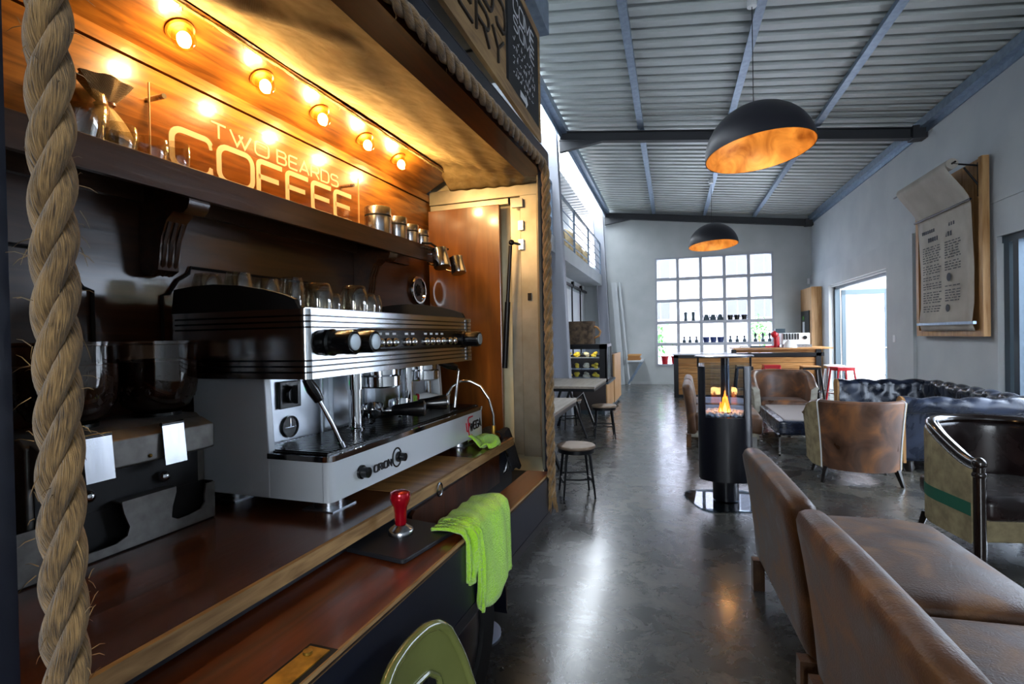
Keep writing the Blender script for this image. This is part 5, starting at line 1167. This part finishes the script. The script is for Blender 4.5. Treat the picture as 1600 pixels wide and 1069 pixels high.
for i, (x, y) in enumerate(((-1.10, .815), (-1.10, .645))):
    pr = [(.012, 1.300), (.035, 1.303), (.060, 1.318), (.074, 1.345), (.078, 1.38), (.078, 1.452)]
    hp = G('hopper', lathe(B(), pr, (x, y, 0), 40), 'hopper_tint')
    G('hopper_rim', lathe(B(), [(.0785, 1.448), (.081, 1.449), (.081, 1.456), (.0, 1.457), (.0, 1.453), (.0785, 1.453)], (x, y, 0), 40), 'hopper_tint', parent=hp)
    rnd = random.Random(i); bm = B(); lathe(bm, [(.0, 1.302), (.034, 1.305), (.058, 1.32), (.072, 1.346), (.0755, 1.38), (.0755, 1.413), (.03, 1.418), (0, 1.418)], (x, y, 0), 30)
    for k in range(260):
        a = rnd.uniform(0, 6.28); z = rnd.uniform(1.335, 1.417); r_ = .0745 if z < 1.412 else rnd.uniform(0, .07); rr = r_*(1 if z > 1.35 else .93)
        MM = Matrix.Translation((x+rr*cos(a), y+rr*sin(a), z)) @ Matrix.Rotation(a, 4, 'Z') @ Matrix.Rotation(rnd.uniform(0, 3), 4, 'X') @ Matrix.Diagonal((.6, 1.5, 1, 1)); lathe(bm, [(0, -.0035), (.0033, 0), (0, .0035)], n=6, M=MM)
    G('coffee_beans', bm, 'bean', parent=hp, kind='stuff')
    G('hopper_neck', cyl(B(), (x, y, 1.293), (x, y, 1.304), .045, n=24), 'black_plastic', parent=hp)
# ================= seating area =================
def suede(name, c1, c2, c3, rough=.62, bump=.12):
    m = mat(name, c1, rough, col2=c2, col3=c3, nscale=3.2, detail=9, dist=1.6, lo=.30, hi=.68, bump=bump, bscale=130, rvar=.15, sheen=.08, spec=.45); return m
suede('brown_suede', '38210f', '7c5834', '533620', .50, .25); suede('worn_leather', '3a2416', '8a5a34', '5c4030', .42, .06)
suede('dark_leather', '150d0d', '2a1a18', '1c1212', .25, .05); suede('blue_leather', '060b15', '172338', '0c1424', .27, .05)
mat('dark_wood', '120c0a', .3, coat=.3); mat('rim_wood', '1a100c', .18, coat=.8); wood('tan_facing', 'b98a54', '7d5428', .5, .1, axis=2, scale=2, stretch=9)
weave('chair_hessian', '80745a', 'a89b78', 420); weave('grey_hessian', '8f8a7c', 'b8b3a4', 420)
mat('green_stripe', '175a45', .9); mat('stencil_green', '5f7a66', .9)
mat('clear_acrylic', 'dfe8f0'); MAT.pop('clear_acrylic'); glassmat('clear_acrylic', 'e8f0f6', 0, .12)
def rbox(x0, x1, y0, y1, z0, z1, r=.04, cr=3, nx=10, ny=10, nz=4, puff=0, M=None):
    """soft box: subdivided cuboid with rounded edges, optionally puffed"""
    bm = B(); L = (x1-x0, y1-y0, z1-z0); c = ((x0+x1)/2, (y0+y1)/2, (z0+z1)/2)
    g = bmesh.ops.create_cube(bm, size=1); bmesh.ops.subdivide_edges(bm, edges=bm.edges[:], cuts=9, use_grid_fill=True)
    for v in bm.verts:
        p = [v.co.x*L[0], v.co.y*L[1], v.co.z*L[2]]; h = [l/2 for l in L]
        for k in range(3):   # crowd the loops towards the edges
            t = p[k]/h[k]; s = 1 if t > 0 else -1; a = abs(t); p[k] = s*h[k]*(a**.6 if a < 1 else 1)
        q = [max(-(h[k]-r), min(h[k]-r, p[k])) for k in range(3)]; d = Vector([p[k]-q[k] for k in range(3)])
        if d.length > 1e-9: d = d.normalized()*r
        w = Vector(q)+d
        if puff:
            fx, fy, fz = (1-(w.x/h[0])**2), (1-(w.y/h[1])**2), (1-(w.z/h[2])**2)
            w.z += puff*max(0, fx)*max(0, fy)*(1 if w.z > 0 else -1)
        v.co = Vector((w.x+c[0], w.y+c[1], w.z+c[2]))
        if M is not None: v.co = M @ v.co
    return bm
def slipper(loc, rz, label, w=1.04, m1='brown_suede', m2='brown_suede', group='brown slipper sofas'):
    """armless low sofa: back along local Y at x=0, seat towards +X"""
    t = thing('slipper_sofa', label, 'sofa', loc, rz, group)
    bm = rbox(0, .125, 0, w, .16, .80, .06)
    for v in bm.verts: v.co.x -= (v.co.z-.16)*.10; v.co.x += .02*math.sin(v.co.z*4)
    for v in bm.verts:
        if v.co.z > .60: v.co.z += .012*sin(pi*v.co.y/w)
    obj('backrest', bm, m1, t, local=True)
    bm = rbox(.06, .88, .01, w-.01, .20, .445, .05, puff=.015)
    for v in bm.verts:
        if v.co.x > .7: v.co.z -= (v.co.x-.7)*.10
    obj('seat', bm, m1, t, local=True)
    obj('base', rbox(.04, .84, .02, w-.02, .13, .26, .02), m2, t, local=True)
    for x in (.02, .78):
        for y in (.05, w-.05): bm = B(); prism(bm, [(x-.03, y-.03), (x+.03, y-.03), (x+.03, y+.03), (x-.03, y+.03)], 0, .17); obj('leg', bm, 'brown_suede' if x < .1 else 'dark_wood', t, local=True, smooth=False)
    return t
slipper((.465, 2.235, 0), radians(2.5), 'brown suede slipper sofa in the right foreground, the farther of the two near ones')
slipper((.520, 1.165, 0), radians(2.5), 'brown suede slipper sofa nearest the camera, cut by the bottom edge of the photo')
slipper((.16, 7.0, 0), radians(-2), 'beige backed slipper sofa just behind the standing fireplace', .92, 'brown_suede', 'grey_hessian', 'sofas beyond the fireplace')
slipper((.20, 7.98, 0), radians(-2), 'beige backed slipper sofa, farther of the two beyond the fireplace', .92, 'brown_suede', 'grey_hessian', 'sofas beyond the fireplace')

def tub(loc, rz, label, a=.37, b_=.34, c_=.26, hb=.78, hf=.62, side='chair_hessian', back='worn_leather', inner='worn_leather', flare=.05, rim=None, stripe=False, z0=.17, split=.42, s=1.0, edge=None, th=.075):
    """tub armchair, back towards local -Y, open towards +Y"""
    t = thing('tub_armchair', label, 'armchair', loc, rz); n = 56
    L1 = c_; arcL = pi*(a+b_)/2; tot = arcL+2*L1
    def plan(u, off, k=1.0):
        d = u*tot
        if d < L1: x, y, nx, ny = a, L1-d, 1, 0
        elif d > L1+arcL: x, y, nx, ny = -a, (d-L1-arcL), -1, 0
        else:
            th_ = (d-L1)/arcL*pi; x, y = a*cos(th_), -b_*sin(th_); nx, ny = cos(th_)/a, -sin(th_)/b_; q = sqrt(nx*nx+ny*ny); nx /= q; ny /= q
        return Vector((x+nx*off, y+ny*off, 0)), y
    def top(u):
        y = plan(u, 0)[1]; f = min(1, max(0, (L1-y)/(L1+b_*.55))); f = f*f*(3-2*f); return hf+(hb-hf)*f
    def sec(u):
        H = top(u); o = []
        for z in [z0+(H-.035-z0)*i/8 for i in range(9)]: o.append((flare*((z-z0)/(hb-z0))**1.6, z))
        for k in range(1, 6): an = pi*k/6; o.append((flare-th/2+th/2*cos(an)+.0, H-.035+.04*sin(an)))
        for z in [H-.035-(H-.035-.34)*i/5 for i in range(6)]: o.append((flare*((z-z0)/(hb-z0))**1.6-th, z))
        return o
    bm = B(); rows = []
    for i in range(n+1):
        u = i/n; rows.append([bm.verts.new(plan(u, off)[0]+Vector((0, 0, z))) for off, z in sec(u)])
    m = len(rows[0])
    for i in range(n):
        for j in range(m-1):
            f = bm.faces.new((rows[i][j], rows[i+1][j], rows[i+1][j+1], rows[i][j+1])); u = (i+.5)/n
            f.material_index = (2 if j > 8 else (0 if abs(u-.5) > split/2 else 1))
    for rw in (rows[0], rows[-1]): f = bm.faces.new(rw if rw is rows[-1] else rw[::-1]); f.material_index = 1
    obj('shell', bm, [side, back, inner], t, local=True)
    if edge:
        for sg in (.5-split/2, .5+split/2):
            bm = B(); tube(bm, [plan(sg, off+.004)[0]+Vector((0, 0, z)) for off, z in sec(sg)[:12]], .006, 6); obj('piping', bm, edge, t, local=True)
    if rim:
        bm = B(); tube(bm, [plan(i/n, flare-th/2)[0]+Vector((0, 0, top(i/n)+.012)) for i in range(n+1)], .030, 10); tube(bm, [plan(i/n, flare-th/2-.03)[0]+Vector((0, 0, top(i/n)+.012)) for i in range(n+1)], .014, 8); obj('rim', bm, rim, t, local=True)
        for u in (0, 1):
            p = plan(u, flare-th/2)[0]; bm = B(); tube(bm, [(p.x, p.y+.01, 0.02), (p.x, p.y+.01, hf)], .032, 12); sphere(bm, (p.x, p.y+.01, hf+.02), .037, 16, 10); lathe(bm, [(.033, hf-.06), (.039, hf-.05), (.039, hf-.04), (.033, hf-.03)], (p.x, p.y+.01, 0), 16); obj('arm_post', bm, rim, t, local=True)
    if stripe:
        bm = B(); rr_ = []
        for i in range(n+1):
            u = i/n; rr_.append([bm.verts.new(plan(u, flare*((z-z0)/(hb-z0))**1.6+.003)[0]+Vector((0, 0, z))) for z in (.335, .38, .415)])
        for i in range(n):
            for j in range(2): bm.faces.new((rr_[i][j], rr_[i+1][j], rr_[i+1][j+1], rr_[i][j+1]))
        obj('green_stripe', bm, 'green_stripe', t, local=True)
    bm = rbox(-a+th*.9, a-th*.9, -b_+.1, c_+.02, .30, .44, .045, puff=.02); obj('seat_cushion', bm, inner, t, local=True)
    obj('seat_front', rbox(-a+.06, a-.06, -.05, c_-.01, z0, .31, .02), back, t, local=True)
    for x in (-1, 1):
        for y in (-b_*.62, c_-.05): bm = B(); tube(bm, [(x*(a-.09), y, z0+.01), (x*(a-.05), y*1.12, 0)], [.028, .017], 4); obj('leg', bm, 'dark_wood', t, local=True, smooth=False)
    return t
t3 = tub((1.69, 5.88, 0), radians(-3), 'tub armchair with worn brown leather back and hessian side, its back to the camera', a=.375, b_=.35, c_=.26, hb=.79, hf=.62, split=.44, edge='white_plastic', z0=.14, flare=.05)
bm = B(); 
tub((2.02, 4.12, 0), radians(190), 'dark leather tub chair with black wood rim and green striped hessian outside, right foreground', a=.40, b_=.42, c_=.30, hb=.80, hf=.63, side='chair_hessian', back='chair_hessian', inner='dark_leather', rim='rim_wood', stripe=True, flare=.0)
tub((1.56, 8.75, 0), radians(180), 'brown leather tub armchair with pale edges facing the camera in front of the bar', a=.40, b_=.36, c_=.28, hb=.86, hf=.64, side='grey_hessian', back='grey_hessian', inner='worn_leather', flare=.05, th=.085)
# ---- chesterfield ----
def chesterfield(loc, rz, label, Wd=2.1, D=.92, H=.74):
    """back along local X axis at -Y side ... opens towards +Y"""
    t = thing('chesterfield_sofa', label, 'sofa', loc, rz); hw = Wd/2-.13; d0 = -D/2+.13; d1 = D/2; rc = .10
    P = []; 
    for i in range(10): P.append((hw, d1-(d1-d0-rc)*i/10, 1, 0))
    for i in range(7): a = -i*pi/12; P.append((hw-rc+rc*cos(a), d0+rc+rc*sin(a), cos(a), sin(a)))
    for i in range(1, 24): P.append((hw-rc-(2*hw-2*rc)*i/24, d0, 0, -1))
    for i in range(7): a = -pi/2-i*pi/12; P.append((-hw+rc+rc*cos(a), d0+rc+rc*sin(a), cos(a), sin(a)))
    for i in range(1, 11): P.append((-hw, d0+rc+(d1-d0-rc)*i/10, -1, 0))
    # refine
    Q = []
    for p, q in zip(P, P[1:]):
        for k in range(4): f = k/4; Q.append(tuple(p[j]*(1-f)+q[j]*f for j in range(4)))
    Q.append(P[-1]); ss = [0]
    for p, q in zip(Q, Q[1:]): ss.append(ss[-1]+sqrt((p[0]-q[0])**2+(p[1]-q[1])**2))
    sec = [(-.10, .36), (-.10, .42), (-.095, .47), (-.085, .52), (-.075, .57), (-.065, .61)]
    for k in range(0, 13): a = radians(170-k*20); sec.append((.015+.085*cos(a), H-.085+.085*sin(a)))
    sec += [(.03, H-.16), (.03, .50), (.03, .40), (.03, .28), (.03, .14)]
    hs = [0]
    for p, q in zip(sec, sec[1:]): hs.append(hs[-1]+sqrt((p[0]-q[0])**2+(p[1]-q[1])**2))
    bm = B(); rows = []
    for (x, y, nx, ny), s in zip(Q, ss):
        rw = []
        for k, ((o, z), h) in enumerate(zip(sec, hs)):
            A_ = .155; Bh = .15; tf = 0
            if h < .62:
                f = abs(sin(pi*(s/A_/2+h/Bh/2)))*abs(sin(pi*(s/A_/2-h/Bh/2))); tf = .026*(sqrt(f)-.55)
            rr = Vector((nx, ny, 0)); off = o-(tf if k < 9 else 0)*(1 if k < 9 else 0); zz = z+(tf if 7 <= k < 16 else 0)
            rw.append(bm.verts.new((x+rr.x*off, y+rr.y*off, zz)))
        rows.append(rw)
    for i in range(len(rows)-1):
        for j in range(len(sec)-1): bm.faces.new((rows[i][j], rows[i+1][j], rows[i+1][j+1], rows[i][j+1]))
    obj('tufted_back_and_arms', bm, 'blue_leather', t, local=True, angle=70)
    for sx in (-1, 1):
        bm = B(); pts = [(sx*hw+.0-.09*1, .10), (sx*hw+.09, .10), (sx*hw+.085, .5)]+[(sx*hw+(.012*sx)+.098*cos(a), H-.09+.098*sin(a)) for a in [radians(q) for q in range(-20, 201, 20)]]+[(sx*hw-.085, .5)]
        prism(bm, pts, d1-.005, d1+.02, 'y'); obj('arm_facing', bm, 'tan_facing', t, local=True, smooth=False)
    obj('base', rbox(-hw+.0, hw, d0, d1-.02, .10, .30, .02), 'blue_leather', t, local=True)
    for k in range(3):
        w_ = (2*hw-.2)/3; x = -hw+.1+w_*k; obj('seat_cushion', rbox(x+.005, x+w_-.005, d0+.10, d1+.01, .29, .45, .05, puff=.02), 'blue_leather', t, local=True)
    for x in (-hw, hw):
        for y in (d0+.03, d1-.06): bm = B(); lathe(bm, [(0, 0), (.035, 0), (.05, .04), (.04, .08), (.045, .11), (0, .11)], (x, y, 0), 16); obj('foot', bm, 'dark_wood', t, local=True)
    # buttons
    bm = B(); kk = 0
    return t
chesterfield((2.86, 7.40, 0), radians(90), 'deep buttoned navy leather chesterfield sofa along the right wall', 2.45, 1.25, .76)
# ---- low table / ottoman ----
mat('pale_top', 'a8a09c', .35, coat=.3)
t = thing('coffee_table', 'low dark leather sided coffee table with pale top on a clear frame, between the sofas', 'table', (1.50, 7.5, 0))
obj('leather_side', rbox(1.17, 1.80, 6.75, 8.2, .24, .415, .03), 'blue_leather', t)
obj('top', prism(B(), rrect(1.24, 1.78, 6.8, 8.15, .03), .412, .425), 'pale_top', t)
bm = B()
for x in (1.17, 1.78):
    for y in (6.76, 8.17): box(bm, x, x+.02, y, y+.02, 0, .24)
for x in (1.17, 1.78): box(bm, x, x+.02, 6.76, 8.19, 0, .02); box(bm, x, x+.02, 6.76, 8.19, .22, .24)
for y in (6.76, 8.17): box(bm, 1.17, 1.80, y, y+.02, 0, .02); box(bm, 1.17, 1.80, y, y+.02, .22, .24)
obj('metal_frame', bm, 'chrome', t, smooth=False); bm = B(); box(bm, 1.176, 1.182, 6.78, 8.17, .02, .22); box(bm, 1.19, 1.78, 6.768, 6.774, .02, .22); obj('clear_panel', bm, 'clear_acrylic', t, smooth=False)
# ---- standing fireplace ----
t = thing('standing_fireplace', 'black standing glass fireplace with flame and white pebbles in the aisle', 'fireplace', (.42, 4.86, 0)); cx0, cy0 = .42, 4.86
def sup(r, e=3.0, n=48, rot=radians(-5)):
    o = []
    for i in range(n):
        a = 2*pi*i/n; c_, s_ = cos(a), sin(a); x = r*abs(c_)**(2/e)*(1 if c_ > 0 else -1); y = r*abs(s_)**(2/e)*(1 if s_ > 0 else -1); o.append((cx0+x*cos(rot)-y*sin(rot), cy0+x*sin(rot)+y*cos(rot)))
    return o
S = sup(.215)
obj('cabinet', prism(B(), S, .21, .745), 'black_satin', t)
# side panels rising past the glass
def arcpanel(i0, i1, z0, z1, m, name, r0=.215, r1=.205):
    A_ = sup(r0); C_ = sup(r1); idx = [k % 48 for k in range(i0, i1+1)]; bm = B(); prism(bm, [A_[k] for k in idx]+[C_[k] for k in idx[::-1]], z0, z1); return obj(name, bm, m, t)
arcpanel(26, 31, .745, 1.17, 'black_satin', 'side_panel'); arcpanel(41, 46, .745, 1.17, 'black_satin', 'side_panel')
glassmat('fire_glass', 'eef6ff', 0, .03)
arcpanel(31, 41, .745, 1.185, 'fire_glass', 'glass_front', .213, .209); arcpanel(-2, 26, .745, 1.185, 'fire_glass', 'glass_back', .213, .209)
obj('flue', cyl(B(), (cx0+.02, cy0+.12, .745), (cx0+.02, cy0+.12, 1.24), .035), 'black_satin', t)
for x, y in (S[26], S[46], S[2], S[22]): obj('rod', cyl(B(), (x, y, 1.16), (x, y, 1.245), .005, n=8), 'black_metal', t)
obj('lid', lathe(B(), [(0, 1.245), (.235, 1.245), (.24, 1.252), (.235, 1.258), (0, 1.262)], (cx0, cy0, 0), 48), 'steel', t)
obj('pedestal', cyl(B(), (cx0, cy0, .02), (cx0, cy0, .215), .105, n=40), 'black_satin', t)
A_ = sup(.31, 4, 48, radians(20)); glassmat('plate_glass', 'b8c4cc', 0, .02); obj('base_plate', prism(B(), A_, 0.001, .010), 'plate_glass', t, bevel=.003)
mat('pebble', 'e4e4e4', .5, col2='b8b8bc', nscale=20); bm = B(); rnd = random.Random(8)
for k in range(260):
    r_ = .195*sqrt(rnd.random()); a = rnd.uniform(0, 6.28); q = rnd.uniform(.010, .019); sphere(bm, (cx0+r_*cos(a)*.98, cy0+r_*sin(a)*.98, .752+rnd.random()*.022), q, 7, 5, .7)
obj('pebbles', bm, 'pebble', t, kind='stuff')
mat('flame_core', 'ffb060', emit='ffb868', estr=9); mat('flame_outer', 'ff8020', emit='ff7a1c', estr=2.2, alpha=.75)
bm = B(); ob = B()
for (dx, dy, h, r_) in ((0, 0, .20, .028), (.02, .01, .15, .022), (-.035, -.02, .10, .018), (.03, -.02, .09, .016), (-.012, .02, .14, .02)):
    pr = [(0, 0), (r_*.9, h*.1), (r_, h*.22), (r_*.8, h*.4), (r_*.5, h*.62), (r_*.22, h*.84), (0, h)]
    MM = Matrix.Translation((cx0+dx, cy0-.04+dy, .765)) @ Matrix.Rotation(rnd.uniform(-.15, .15), 4, 'X'); lathe(ob, pr, n=14, M=MM); lathe(bm, [(a*.6, b_*.5) for a, b_ in pr], n=12, M=MM)
fl = obj('flame', ob, 'flame_outer', t); obj('flame_heart', bm, 'flame_core', fl)
point('flame_light', (cx0, cy0-.04, .90), 3.0, (1, .45, .12), .04)
obj('burner', lathe(B(), [(.03, .765), (.055, .765), (.055, .775), (.03, .775), (.03, .765)], (cx0, cy0-.04, 0), 20), 'black_metal', t)
# ---- olive chair in the foreground ----
mat('olive_enamel', '6f7440', .22, coat=.6, col2='666b3a', nscale=5)
t = thing('olive_chair', 'glossy olive green chair, only its curved backrest showing against the van', 'chair', (-.32, .92, 0))
bm = B(); yc = .985
out = [(-.235, .46), (-.225, .56), (-.19, .68), (-.155, .755), (-.125, .785), (-.08, .80), (0, .803), (.08, .80), (.125, .785), (.155, .755), (.19, .68), (.225, .56), (.235, .46)]
inn = [(-.10, .58), (-.115, .62), (-.105, .675), (-.07, .705), (0, .712), (.07, .705), (.105, .675), (.115, .62), (.10, .58)]
o3 = out; 
def resamp(P, n):
    d = [0]; [d.append(d[-1]+sqrt((a[0]-b_[0])**2+(a[1]-b_[1])**2)) for a, b_ in zip(P, P[1:])]; r = []
    for i in range(n+1):
        s = d[-1]*i/n; k = max(j for j in range(len(d)) if d[j] <= s+1e-9); k = min(k, len(P)-2); f = (s-d[k])/(d[k+1]-d[k]); r.append((P[k][0]*(1-f)+P[k+1][0]*f, P[k][1]*(1-f)+P[k+1][1]*f))
    return r
oo, ii = resamp(out, 40), resamp(inn, 40)
cv = lambda y, z: -.525+.9*y*y-(z-.45)*.06
rows = []
for a, b_ in zip(oo, ii): rows.append([bm.verts.new((cv(a[0]*(1-f)+b_[0]*f, a[1]*(1-f)+b_[1]*f), yc+a[0]*(1-f)+b_[0]*f, a[1]*(1-f)+b_[1]*f)) for f in (0, .1, .3, .6, .9, 1)])
for i in range(40):
    for j in range(5): bm.faces.new((rows[i][j], rows[i+1][j], rows[i+1][j+1], rows[i][j+1]))
o = obj('backrest', bm, 'olive_enamel', t); thick(o, .012)
bm = B(); tube(bm, [(cv(y, z)+.002, yc+y, z) for y, z in oo], .012, 10); obj('back_rim', bm, 'olive_enamel', t)
bm = B(); tube(bm, [(cv(y, z)+.004, yc+y, z) for y, z in ii], .007, 8); obj('handle_rim', bm, 'olive_enamel', t)
obj('seat', rbox(-.50, -.12, yc-.20, yc+.20, .43, .46, .012), 'olive_enamel', t)
for x, dx in ((-.47, -.05), (-.16, .05)):
    for y, dy in ((-.17, -.05), (.17, .05)): bm = B(); tube(bm, [(x, yc+y, .44), (x+dx, yc+y+dy, 0)], [.02, .014], 8); obj('leg', bm, 'olive_enamel', t)
